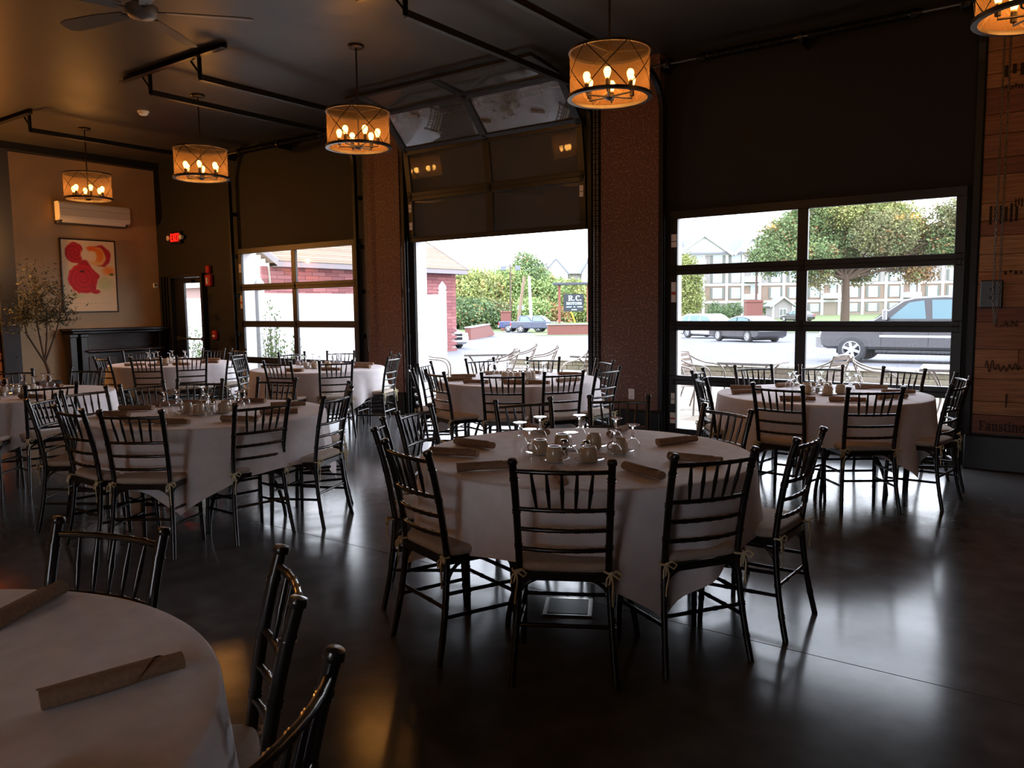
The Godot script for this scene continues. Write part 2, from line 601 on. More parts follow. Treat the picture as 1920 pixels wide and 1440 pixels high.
func build_shell() -> void:
	# floor: three poured bays with saw-cut joints between them
	var fl := Node3D.new()
	fl.name = "floor"
	add_child(fl)
	structure(fl, "dark polished concrete floor with a saw-cut joint running across it")
	var zc := [-0.02, 4.84, 9.7, 13.0]
	for k in 3:
		wall_box("concrete_slab", -14.4, 4.0, -0.12, 0.0, zc[k] + (0.003 if k else 0.0), zc[k + 1] - 0.003, M.floor, fl)
	wall_box("joint_filler", -14.4, 4.0, -0.13, -0.006, -0.02, 13.0, M.base, fl)
	structure(obj("ceiling", G.new().box(Vector3(-5.2, CEIL + 0.1, 6.4), Vector3(18.8, 0.2, 13.6)), M.ceiling), "dark satin painted ceiling over the dining room")
	# front wall with three garage openings and the exit door
	var wf := Node3D.new()
	wf.name = "wall_front"
	add_child(wf)
	structure(wf, "black painted wall with three garage door bays and red brown pillars")
	var z0 := -0.22
	var z1 := -0.01
	var xs := [-14.4, -13.62, -12.68, OPEN[0][0], OPEN[0][1], OPEN[1][0], OPEN[1][1], OPEN[2][0], OPEN[2][1], 4.0]
	for k in range(0, xs.size() - 1):
		if k == 1:
			wall_box("header", xs[k], xs[k + 1], 2.12, CEIL, z0, z1, M.wall_black, wf)
		elif k in [3, 5, 7]:
			wall_box("header", xs[k], xs[k + 1], TOP, CEIL, z0, z1, M.wall_black, wf)
		else:
			wall_box("wall_section", xs[k], xs[k + 1], 0, CEIL, z0, z1, M.wall_black, wf)
	# white painted exterior returns beside each opening
	for k in 3:
		for s in 2:
			var x: float = OPEN[k][s]
			var g := G.new().box(Vector3(x + (0.006 if s == 0 else -0.006), TOP / 2, -0.135), Vector3(0.012, TOP, 0.19))
			g.box(Vector3(x + (-0.09 if s == 0 else 0.09), 1.3, -0.24), Vector3(0.2, 2.6, 0.04), 0.01)
			obj("white_return", g, M.white_paint, wf)
	# pillars: red brown textured cladding, proud of the wall, with a black base
	for pr in [[-8.47, -7.79], [-4.60, -3.87]]:
		wall_box("pillar_cladding", pr[0], pr[1], 0.30, CEIL, -0.01, 0.11, M.cork, wf)
		var g := G.new().box(Vector3((pr[0] + pr[1]) / 2, 0.15, 0.065), Vector3(pr[1] - pr[0] + 0.06, 0.30, 0.15), 0.012)
		g.box(Vector3((pr[0] + pr[1]) / 2, 0.306, 0.065), Vector3(pr[1] - pr[0] + 0.05, 0.02, 0.135), 0.006)
		obj("pillar_base", g, M.base, wf)
	var wb := Node3D.new()
	wb.name = "wall_back"
	add_child(wb)
	structure(wb, "tan wall behind the camera with one unseen window")
	wall_box("wall_section", -14.6, UNSEEN_WIN[0], 0, CEIL, 13.0, 13.2, M.tan, wb)
	wall_box("wall_section", UNSEEN_WIN[1], 4.2, 0, CEIL, 13.0, 13.2, M.tan, wb)
	wall_box("wall_section", UNSEEN_WIN[0], UNSEEN_WIN[1], 0, UNSEEN_WIN[2], 13.0, 13.2, M.tan, wb)
	wall_box("wall_section", UNSEEN_WIN[0], UNSEEN_WIN[1], UNSEEN_WIN[3], CEIL, 13.0, 13.2, M.tan, wb)
	var w1 := Node3D.new()
	w1.name = "window_1"  # out of view, placed to bring daylight onto the table fronts
	add_child(w1)
	structure(w1, "unseen window behind the camera, lighting the table fronts")
	var wx: float = (UNSEEN_WIN[0] + UNSEEN_WIN[1]) / 2
	var wy: float = (UNSEEN_WIN[2] + UNSEEN_WIN[3]) / 2
	obj("frame", G.new().box(Vector3(UNSEEN_WIN[0] + 0.03, wy, 13.1), Vector3(0.06, UNSEEN_WIN[3] - UNSEEN_WIN[2], 0.12)).box(Vector3(UNSEEN_WIN[1] - 0.03, wy, 13.1), Vector3(0.06, UNSEEN_WIN[3] - UNSEEN_WIN[2], 0.12)).box(Vector3(wx, UNSEEN_WIN[2] + 0.03, 13.1), Vector3(UNSEEN_WIN[1] - UNSEEN_WIN[0], 0.06, 0.12)).box(Vector3(wx, UNSEEN_WIN[3] - 0.03, 13.1), Vector3(UNSEEN_WIN[1] - UNSEEN_WIN[0], 0.06, 0.12)), M.door, w1)
	obj("pane", G.new().box(Vector3(wx, wy, 13.1), Vector3(UNSEEN_WIN[1] - UNSEEN_WIN[0] - 0.1, UNSEEN_WIN[3] - UNSEEN_WIN[2] - 0.1, 0.006)), M.pane, w1)
	structure(obj("wall_right", G.new().box(Vector3(4.1, 2.1, 6.4), Vector3(0.2, 4.2, 13.6)), M.slate), "dark grey wall to the right of the view")
	var wl := Node3D.new()
	wl.name = "wall_left"
	add_child(wl)
	structure(wl, "tan painted end wall with a dark pilaster and a dark soffit")
	wall_box("wall_section", -14.4, -14.13, 0, CEIL, -0.01, 13.0, M.tan, wl)
	wall_box("soffit", -14.13, -13.95, 4.08, CEIL, -0.01, 13.0, M.wall_black, wl)
	wall_box("pilaster", -14.13, -13.98, 0, 4.08, 2.5, 2.76, M.slate, wl)
	# rough stone facing beyond the pilaster
	var rg := RandomNumberGenerator.new()
	rg.seed = 31
	var y := 0.0
	while y < 3.2:
		var h := rg.randf_range(0.10, 0.19)
		var z := 2.77
		while z < 4.3:
			var w := rg.randf_range(0.16, 0.36)
			obj("stone", G.new().box(Vector3(-14.09, y + h / 2, z + w / 2), Vector3(0.1 + rg.randf_range(0, 0.05), h - 0.012, w - 0.012), 0.015), M["fire%d" % rg.randi_range(0, 3)], wl)
			z += w
		y += h
	wall_box("stone_backing", -14.13, -14.08, 0, 3.25, 2.76, 4.4, M.base, wl)
	structure(obj("baseboard_left", G.new().box(Vector3(-14.115, 0.07, 1.25), Vector3(0.03, 0.14, 2.48), 0.005), M.base), "dark baseboard along the tan wall")
	structure(obj("baseboard_front", G.new().box(Vector3(-12.14, 0.13, 0.01), Vector3(1.04, 0.26, 0.035), 0.006), M.base), "black baseboard between the exit door and the left garage door")

# ---------------------------------------------------------------- garage doors
func door_section(parent: Node, w: float, h: float, xf: Transform3D, rb: float, rtp: float, hinged: bool) -> void:
	# one aluminium sash section, local x 0..w, y 0..h, z thickness 0.045
	var t := 0.045
	var st := 0.088
	var add := func(nm, x0, x1, y0, y1, m, zt):
		var o := obj(nm, G.new().box(Vector3((x0 + x1) / 2, (y0 + y1) / 2, 0), Vector3(x1 - x0, y1 - y0, zt), 0.004 if zt > 0.01 else 0.0), m, parent)
		o.transform = xf
		return o
	add.call("rail", 0.0, w, 0.0, rb, M.door, t)
	add.call("rail", 0.0, w, h - rtp, h, M.door, t)
	add.call("stile", 0.0, st, rb, h - rtp, M.door, t)
	add.call("stile", w - st, w, rb, h - rtp, M.door, t)
	add.call("mullion", w / 2 - 0.052, w / 2 + 0.052, rb, h - rtp, M.door, t)
	for k in 2:
		var x0 := st - 0.005 if k == 0 else w / 2 + 0.047
		add.call("pane", x0, x0 + w / 2 - st - 0.042, rb - 0.005, h - rtp + 0.005, M.pane, 0.006)
	# hinges at the lower joint
	for x in ([0.05, w / 2, w - 0.05] if hinged else []):
		var g := G.new().box(Vector3(x, 0.0, 0.03), Vector3(0.045, 0.09, 0.012), 0.003)
		g.tube([Vector3(x - 0.03, 0.0, 0.038), Vector3(x + 0.03, 0.0, 0.038)], 0.008, 8)
		var hn := obj("hinge", g, M.track, parent)
		hn.transform = xf

func sticker(parent: Node, x: float, y: float, w: float, h: float, z: float, red := false) -> void:
	var s := obj("warning_sticker", G.new().box(Vector3(x, y, z), Vector3(w, h, 0.002)), M.sticker, parent)
	obj("sticker_band", G.new().box(Vector3(0, 0, 0), Vector3(w * 0.94, h * (0.16 if red else 0.06), 0.003)), M.sticker_red if red else M.track, s, Vector3(x, y - h * 0.05, z))

func build_doors() -> void:
	var sec := [[0.0, 0.668, 0.125, 0.054], [0.668, 0.604, 0.052, 0.054], [1.272, 0.606, 0.051, 0.053], [1.878, 0.645, 0.054, 0.089]]
	var labs := ["closed black glass garage door at left, brick building behind it", "raised black glass garage door over the open doorway", "closed black glass garage door at right, grey pickup behind it"]
	for k in 3:
		var x0: float = OPEN[k][0] - 0.002
		var w: float = OPEN[k][1] - OPEN[k][0] + 0.004
		var d := Node3D.new()
		d.name = "door_%d" % (k + 1)
		add_child(d)
		structure(d, labs[k])
		if k == 1:
			# raised: two sections above the opening, one in the bend, one under the ceiling
			var p := Vector3(x0, 2.40, 0.055)
			var angs := [2.0, 7.0, 44.0, 84.0]
			for q in 4:
				var a := deg_to_rad(angs[q])
				var bs := Basis(Vector3.RIGHT, a)
				var hh := 0.61
				door_section(d, w, hh, Transform3D(bs, p), 0.06, 0.055, q > 0)
				p += bs * Vector3(0, hh, 0)
			sticker(d, x0 + 0.045, 2.62, 0.055, 0.10, 0.088, false)
			sticker(d, x0 + 0.045, 2.86, 0.05, 0.11, 0.098)
			sticker(d, x0 + w - 0.05, 2.84, 0.05, 0.13, 0.097)
			for x in [x0 + 0.03, x0 + w - 0.10]:
				obj("lock_bolt", G.new().box(Vector3(x + 0.03, 2.50, 0.088), Vector3(0.10, 0.014, 0.014), 0.004), M.track, d)
		else:
			for s in sec:
				door_section(d, w, s[1] + 0.001, Transform3D(Basis.IDENTITY, Vector3(x0, s[0], 0.02)), s[2], s[3], s[0] > 0.1)
			for q in [[2.20, 0.07, 0.14, false], [1.64, 0.06, 0.22, true], [0.46, 0.05, 0.12, false], [0.24, 0.07, 0.12, true]]:
				sticker(d, x0 + 0.05, q[0], q[1] * 0.9, q[2], 0.044, q[3])
	# tracks
	var R := 0.38
	var yh := 3.95
	var tl := ["left garage door's left track, black steel", "left garage door's right track, black steel", "open garage door's left track, black steel", "open garage door's right track, black steel", "right garage door's left track, black steel", "right garage door's right track, black steel"]
	for k in 6:
		var dk := k / 2
		var sd := k % 2
		var x: float = OPEN[dk][sd] + (-0.075 if sd == 0 else 0.075)
		var t := thing("door_track", tl[k] + (" beside the crate wall" if k == 5 else " running back under the ceiling"), "track")
		var path := [Vector3(x, 0.02, 0.085), Vector3(x, yh - R, 0.10)]
		for q in range(1, 9):
			var a := PI / 2 * q / 8.0
			path.append(Vector3(x, yh - R + R * sin(a), 0.10 + R - R * cos(a)))
		path.append(Vector3(x, yh, 3.14))
		# C channel: web, and two lips towards the door
		var dx := 0.024 if sd == 0 else -0.024
		var g := G.new()
		for i in path.size() - 1:
			var a: Vector3 = path[i]
			var b: Vector3 = path[i + 1]
			var tdir := (b - a).normalized()
			var nr := tdir.cross(Vector3.RIGHT).normalized()
			for pc in [[Vector3(-dx, 0, 0), 0.003, 0.028], [nr * 0.027 + Vector3(0, 0, 0), 0.025, 0.003], [nr * -0.027, 0.025, 0.003]]:
				var bs := Basis(Vector3.RIGHT, tdir, nr)
				g.box(Vector3.ZERO, Vector3(pc[1] * 2.0, (b - a).length() + 0.004, pc[2] * 2.0), 0.0, Transform3D(bs, (a + b) / 2 + pc[0]))
		obj("channel", g, M.track_dark, t)
		if k < 5:
			for yy in [0.5, 1.1, 1.75, 2.4, 3.1]:
				obj("jamb_bracket", G.new().box(Vector3(x - dx * 1.1, yy, 0.04), Vector3(0.05, 0.06, 0.09), 0.004), M.track_dark, t)
	# long angle irons on the ceiling with drop struts to the track ends
	var bl := ["ceiling angle iron at the upper left picture edge, holding a track end", "long ceiling angle iron above the pillar, holding two track ends", "ceiling angle iron above the big pillar, mostly out of the frame"]
	for k in 3:
		var cx: float = [-12.1, -8.2, -4.26][k]
		var t := thing("track_hanger", bl[k], "bracket")
		var hw: float = [0.55, 1.0, 1.0][k]
		obj("angle_iron", G.new().box(Vector3(cx, CEIL - 0.03, 3.16), Vector3(hw * 2, 0.06, 0.012)).box(Vector3(cx, CEIL - 0.055, 3.19), Vector3(hw * 2, 0.006, 0.06)), M.black, t)
		var xs: Array = [[-11.675], [-8.675, -7.715], [-4.745, -3.845]][k]
		for x in xs:
			obj("strut", G.new().box(Vector3(x, (yh + CEIL) / 2, 3.13), Vector3(0.032, CEIL - yh + 0.03, 0.006)).box(Vector3(x - 0.013, (yh + CEIL) / 2, 3.145), Vector3(0.006, CEIL - yh + 0.03, 0.03)), M.black, t)
			obj("strut", G.new().tube([Vector3(x - 0.03, yh + 0.04, 3.12), Vector3(x - 0.18, CEIL - 0.03, 3.14)], 0.012, 6), M.black, t)
	# torsion shafts with springs above the doors
	var sl := ["torsion spring shaft above the left garage door, near the ceiling", "torsion spring shaft above the open garage door", "torsion spring shaft above the right garage door, near the ceiling"]
	for k in 3:
		var xa: float = OPEN[k][0] - 0.16
		var xb: float = OPEN[k][1] + 0.16
		var xm := (xa + xb) / 2
		var t := thing("torsion_shaft", sl[k], "door hardware")
		var z := 0.24
		var y := 4.03
		obj("shaft", G.new().tube([Vector3(xa, y, z), Vector3(xb, y, z)], 0.0135, 10), M.shaft, t)
		for s in [-1.0, 1.0]:
			var path := []
			for q in 421:
				var f := q / 420.0
				var a := f * TAU * 42.0
				path.append(Vector3(xm + s * (0.07 + 0.86 * f), y + 0.036 * cos(a), z + 0.036 * sin(a)))
			obj("spring", G.new().tube(path, 0.0065, 4), M.spring, t)
			obj("winding_cone", G.new().lathe([Vector2(0.014, 0), Vector2(0.045, 0.0), Vector2(0.045, 0.05), Vector2(0.03, 0.09), Vector2(0.014, 0.09)], 14, Transform3D(Basis(Vector3.BACK, -s * PI / 2), Vector3(xm + s * 0.95, y, z))), M.spring, t)
			obj("cable_drum", G.new().lathe([Vector2(0.014, 0), Vector2(0.065, 0.0), Vector2(0.065, 0.012), Vector2(0.05, 0.02), Vector2(0.05, 0.06), Vector2(0.06, 0.07), Vector2(0.014, 0.07)], 16, Transform3D(Basis(Vector3.BACK, -s * PI / 2), Vector3(xm + s * 1.34, y, z))), M.track, t)
			obj("bearing_plate", G.new().box(Vector3(xm + s * 1.45, y, 0.12), Vector3(0.006, 0.11, 0.27)), M.track, t)
		obj("centre_bracket", G.new().box(Vector3(xm, y, 0.12), Vector3(0.012, 0.13, 0.26)).lathe([Vector2(0.014, -0.02), Vector2(0.05, -0.02), Vector2(0.05, 0.02), Vector2(0.014, 0.02)], 14, Transform3D(Basis(Vector3.BACK, PI / 2), Vector3(xm, y, z))), M.track, t)
	# hoist chains
	var link := G.new()
	var lp := []
	for q in 12:
		var a := TAU * q / 12.0
		lp.append(Vector3(cos(a) * 0.0085, sin(a) * 0.0085 + (0.011 if sin(a) > 0 else -0.011), 0))
	link.tube(lp, 0.0032, 5, false, true)
	var lm := link.mesh()
	var cd := [[-8.40, 0.17, 3.95, 0.88, "hanging steel hoist chain on the pillar right of the left garage door"], [-4.64, 0.16, 3.95, 0.62, "hanging steel hoist chain on the left edge of the big pillar"], [-0.655, 0.20, 4.05, 1.30, "hanging steel hoist chain in front of the crate wall"]]
	for c in cd:
		var t := thing("hoist_chain", c[4], "chain")
		var mm := MultiMesh.new()
		mm.transform_format = MultiMesh.TRANSFORM_3D
		mm.mesh = lm
		var tr := []
		for sx in [-1.0, 1.0]:
			var y: float = c[2]
			var kk := 0
			while y > c[3] + 0.02:
				tr.append(Transform3D(Basis(Vector3.UP, PI / 2 * (kk % 2) + 0.5), Vector3(c[0] + sx * 0.022 * minf(1.0, (y - c[3]) * 4.0 + 0.1), y, c[1])))
				y -= 0.029
				kk += 1
		mm.instance_count = tr.size()
		for q in tr.size():
			mm.set_instance_transform(q, tr[q])
		var mi := MultiMeshInstance3D.new()
		mi.name = "links"
		mi.multimesh = mm
		mi.material_override = M.chain
		mi.set_meta("kind", "stuff")
		t.add_child(mi)
		obj("pulley", G.new().lathe([Vector2(0.0, -0.012), Vector2(0.05, -0.012), Vector2(0.04, 0.0), Vector2(0.05, 0.012), Vector2(0.0, 0.012)], 18, Transform3D(Basis(Vector3.RIGHT, PI / 2), Vector3(c[0], c[2] + 0.02, c[1]))), M.track, t)
	# exit door in the far corner
	var d4 := Node3D.new()
	d4.name = "door_4"
	add_child(d4)
	structure(d4, "dark exit door with a narrow glass lite in the far corner")
	var fr := G.new()
	fr.box(Vector3(-13.65, 1.07, 0.0), Vector3(0.07, 2.14, 0.16), 0.005).box(Vector3(-12.655, 1.07, 0.0), Vector3(0.06, 2.14, 0.16), 0.005).box(Vector3(-13.15, 2.135, 0.0), Vector3(1.06, 0.06, 0.16), 0.005)
	obj("door_frame", fr, M.door, d4)
	var lf := G.new()
	lf.box(Vector3(-13.465, 1.05, -0.03), Vector3(0.29, 2.1, 0.045), 0.003).box(Vector3(-12.745, 1.05, -0.03), Vector3(0.12, 2.1, 0.045), 0.003).box(Vector3(-13.06, 2.05, -0.03), Vector3(0.52, 0.10, 0.045), 0.003).box(Vector3(-13.06, 0.12, -0.03), Vector3(0.52, 0.24, 0.045), 0.003)
	obj("leaf", lf, M.door, d4)
	obj("pane", G.new().box(Vector3(-13.06, 1.12, -0.03), Vector3(0.52, 1.76, 0.006)), M.pane, d4)
	var pb := obj("push_bar", G.new().tube([Vector3(-13.52, 1.0, 0.045), Vector3(-12.72, 1.0, 0.045)], 0.018, 10), M.brass, d4)
	obj("bar_bracket", G.new().box(Vector3(-13.5, 1.0, 0.02), Vector3(0.06, 0.07, 0.06), 0.006).box(Vector3(-12.74, 1.0, 0.02), Vector3(0.06, 0.07, 0.06), 0.006), M.brass, pb)
	obj("door_closer", G.new().box(Vector3(-13.1, 2.03, 0.03), Vector3(0.26, 0.06, 0.06), 0.008), M.track, d4)
	var sdl := G.new()
	for x in [-13.99, -13.90, -13.80, -13.72]:
		sdl.box(Vector3(x, 1.07, 0.02), Vector3(0.035, 2.12, 0.06), 0.006)
	structure(obj("trim_1", sdl, M.track), "dark vertical mouldings left of the exit door")
	# exit sign
	var es := thing("exit_sign", "lit red exit sign high on the dark wall above the exit door", "sign", Vector3(-13.42, 2.82, 0.0))
	obj("housing", G.new().box(Vector3(0, 0, 0.03), Vector3(0.32, 0.22, 0.06), 0.01), M.track, es)
	var tm := obj("letters", text_mesh("EXIT", 0.185, 0.006, "Droid Sans", true), M.red_sign, es, Vector3(0, 0, 0.064))
	tm.scale = Vector3(0.72, 1.05, 1)
	for s in [-1, 1]:
		obj("emergency_head", G.new().lathe([Vector2(0, -0.03), Vector2(0.035, -0.02), Vector2(0.045, 0.03), Vector2(0.0, 0.032)], 14, Transform3D(Basis(Vector3.RIGHT, PI / 2), Vector3(s * 0.2, 0.0, 0.05))), M.sticker, es)
	var el := OmniLight3D.new()
	el.name = "exit_glow"
	el.light_color = Color(1, 0.1, 0.06)
	el.light_energy = 0.006
	el.light_size = 0.1
	el.omni_range = 20
	el.omni_attenuation = 2
	el.shadow_enabled = true
	el.position = Vector3(0, 0, 0.16)
	es.add_child(el)
	var fs := thing("fire_alarm", "red fire alarm strobe box right of the exit door", "alarm", Vector3(-12.48, 2.03, 0.0))
	obj("body", G.new().box(Vector3(0, 0, 0.03), Vector3(0.16, 0.20, 0.06), 0.01), M.red, fs)
	obj("strobe_lens", G.new().box(Vector3(0, -0.01, 0.065), Vector3(0.04, 0.11, 0.03), 0.008), M.white, fs)
	obj("horn", G.new().box(Vector3(0, 0.19, 0.03), Vector3(0.10, 0.13, 0.06), 0.012), M.red, fs)
	var ps := thing("pull_station", "small dark red fire pull station low beside the exit door", "alarm", Vector3(-12.38, 1.08, 0.0))
	obj("body", G.new().box(Vector3(0, 0, 0.025), Vector3(0.11, 0.15, 0.05), 0.008), M.red, ps)
	obj("pull_handle", G.new().box(Vector3(0, -0.02, 0.056), Vector3(0.07, 0.03, 0.014), 0.004), M.white, ps)
	var ot := thing("wall_outlet", "white wall outlet low on the big pillar behind the front table", "outlet", Vector3(-4.20, 0.49, 0.11))
	obj("plate", G.new().box(Vector3(0, 0, 0.004), Vector3(0.075, 0.12, 0.008), 0.003), M.white, ot)
	for s in [-1, 1]:
		obj("socket", G.new().box(Vector3(0, s * 0.027, 0.009), Vector3(0.035, 0.032, 0.004), 0.0015), M.sticker, ot)
	# low door stop block by the left pillar foot

func bulb_mesh() -> ArrayMesh:
	return G.new().lathe([Vector2(0.012, 0.0), Vector2(0.014, 0.012), Vector2(0.022, 0.035), Vector2(0.029, 0.06), Vector2(0.028, 0.078), Vector2(0.018, 0.095), Vector2(0.0, 0.102)], 14).mesh()

func make_pendant(label: String, at: Vector3, turn: float) -> Node3D:
	# origin at the ceiling
	var p := thing("pendant_lamp", label, "lamp", at, turn, "drum pendant lamps along the garage doors")
	p.set_meta("base", "pendant_lamp")
	var R := 0.325
	var yt := -0.66
	var yb := -1.04
	obj("canopy", G.new().lathe([Vector2(0, 0), Vector2(0.085, 0), Vector2(0.085, -0.018), Vector2(0.07, -0.032), Vector2(0.0, -0.034)], 20), M.bronze, p)
	obj("stem", G.new().tube([Vector3(0, -0.03, 0), Vector3(0, yb + 0.01, 0)], 0.009, 8), M.bronze, p)
	var rings := func(y, nm, hh):
		return obj(nm, G.new().lathe([Vector2(R - 0.012, y), Vector2(R + 0.006, y), Vector2(R + 0.006, y + hh), Vector2(R - 0.012, y + hh), Vector2(R - 0.012, y)], 48), M.ring, p)
	rings.call(yt - 0.02, "top_ring", 0.02)
	var br := obj("bottom_ring", G.new().lathe([Vector2(R - 0.02, yb), Vector2(R + 0.016, yb), Vector2(R + 0.016, yb + 0.026), Vector2(R - 0.01, yb + 0.03), Vector2(R - 0.02, yb + 0.004), Vector2(R - 0.02, yb)], 48), M.ring, p)
	obj("shade", G.new().lathe([Vector2(R - 0.006, yb + 0.02), Vector2(R - 0.006, yt - 0.008)], 48), M.shade, p)
	for k in 12:
		var sgn := 1.0 if k % 2 else -1.0
		var a0 := TAU * (k / 2) / 6.0
		var f := func(u, v):
			var a: float = a0 + sgn * u * TAU / 6.0
			return Vector3(cos(a) * (R + 0.004), lerpf(yb + 0.02, yt - 0.01, u) + (v - 0.5) * 0.012, sin(a) * (R + 0.004))
		obj("lattice_strip", G.new().sheet(8, 1, f, func(q): return Vector3(q.x, 0, q.z)), M.ring, p)
	for k in 3:
		var a := TAU * k / 3.0
		obj("top_arm", G.new().tube([Vector3(0, yt - 0.01, 0), Vector3(cos(a) * R, yt - 0.01, sin(a) * R)], 0.005, 6), M.bronze, p)
	obj("hub", G.new().lathe([Vector2(0, yb - 0.012), Vector2(0.02, yb - 0.008), Vector2(0.045, yb + 0.01), Vector2(0.045, yb + 0.03), Vector2(0, yb + 0.03)], 16), M.ring, p)
	var bm := bulb_mesh()
	for k in 6:
		var a := TAU * (k + 0.5) / 6.0
		var d := Vector3(cos(a), 0, sin(a))
		var q := d * 0.20
		obj("arm", G.new().tube([Vector3(0, yb + 0.02, 0), q + Vector3(0, yb + 0.02, 0), q + Vector3(0, yb + 0.045, 0)], 0.007, 6), M.ring, p)
		var sk := obj("socket", G.new().lathe([Vector2(0, 0), Vector2(0.019, 0), Vector2(0.019, 0.06), Vector2(0.013, 0.064), Vector2(0, 0.064)], 12), M.bronze, p, q + Vector3(0, yb + 0.04, 0))
		var bl := obj("bulb", bm, M.bulb, p, q + Vector3(0, yb + 0.10, 0))
		obj("bulb_collar", G.new().lathe([Vector2(0.0145, 0.0), Vector2(0.0145, 0.02), Vector2(0.017, 0.024)], 12), M.bulb_cap, bl)
		var l := OmniLight3D.new()
		l.name = "bulb_light"
		l.light_color = Color(1.0, 0.66, 0.32)
		l.light_energy = LAMP
		l.light_size = 0.02
		l.omni_range = 25
		l.omni_attenuation = 2
		l.shadow_enabled = true
		l.position = Vector3(0, 0.06, 0)
		bl.add_child(l)
	return p

const LAMP := 0.085

func build_overhead() -> void:
	var labs := ["lit drum pendant lamp farthest left, over the air conditioner", "lit drum pendant lamp second from the left", "lit drum pendant lamp hanging before the left pillar", "lit drum pendant lamp hanging before the big pillar, fourth from left", "lit drum pendant lamp cut by the upper right corner"]
	var p0 := make_pendant(labs[0], Vector3(-12.12, CEIL, 2.2), 0.25)
	for k in range(1, 5):
		var q := dup(p0, labs[k], Vector3([-12.12, -9.19, -6.24, -3.22, -0.33][k], CEIL, [2.2, 2.22, 2.30, 2.40, 2.45][k]), [0.25, 0.9, 0.1, 0.42, 0.7][k])
	for k in 3:  # unseen lamps behind the camera, placed to light the sides facing it
		dup(p0, ["unseen pendant lamp behind the camera, left of three", "unseen pendant lamp behind the camera, middle of three", "unseen pendant lamp behind the camera, right of three"][k], Vector3([-6.24, -3.22, -0.33][k], CEIL, 10.6), 0.3 * k)
	# smoke detector
	var sd := thing("smoke_detector", "white round smoke detector on the dark ceiling at left", "smoke detector", Vector3(-10.5, CEIL, 2.20))
	obj("base_plate", G.new().lathe([Vector2(0, 0), Vector2(0.075, 0), Vector2(0.075, -0.015), Vector2(0, -0.015)], 24), M.white, sd)
	obj("dome", G.new().lathe([Vector2(0.062, -0.014), Vector2(0.058, -0.04), Vector2(0.04, -0.055), Vector2(0, -0.058)], 24), M.white, sd)
	# ceiling fan
	var f := thing("ceiling_fan", "grey ceiling fan with long blades at the top left", "ceiling fan", Vector3(-6.2, CEIL, 4.63))
	obj("canopy", G.new().lathe([Vector2(0, 0), Vector2(0.08, 0), Vector2(0.06, -0.06), Vector2(0.0, -0.065)], 20), M.black, f)
	obj("downrod", G.new().tube([Vector3(0, -0.05, 0), Vector3(0, -0.28, 0)], 0.014, 8), M.black, f)
	obj("motor", G.new().lathe([Vector2(0, -0.26), Vector2(0.07, -0.27), Vector2(0.12, -0.30), Vector2(0.12, -0.35), Vector2(0.09, -0.38), Vector2(0.0, -0.395)], 28), M.fan, f)
	for k in 5:
		var a := deg_to_rad(50.0 + 72.0 * k)
		var bs := Basis(Vector3.UP, a)
		obj("blade_iron", G.new().box(Vector3(0.15, -0.335, 0), Vector3(0.16, 0.008, 0.03), 0.002, Transform3D(bs, Vector3.ZERO)), M.black, f)
		var pitchb := bs * Basis(Vector3.RIGHT, 0.21)
		var bl := [Vector2(0.18, -0.045), Vector2(0.45, -0.075), Vector2(0.76, -0.08), Vector2(0.83, -0.06), Vector2(0.85, 0.0), Vector2(0.83, 0.06), Vector2(0.76, 0.08), Vector2(0.45, 0.075), Vector2(0.18, 0.045)]
		obj("blade", G.new().ext(bl, -0.005, 0.005, Transform3D(pitchb * Basis(Vector3.RIGHT, PI / 2), Vector3(0, -0.335, 0))), M.fan, f)

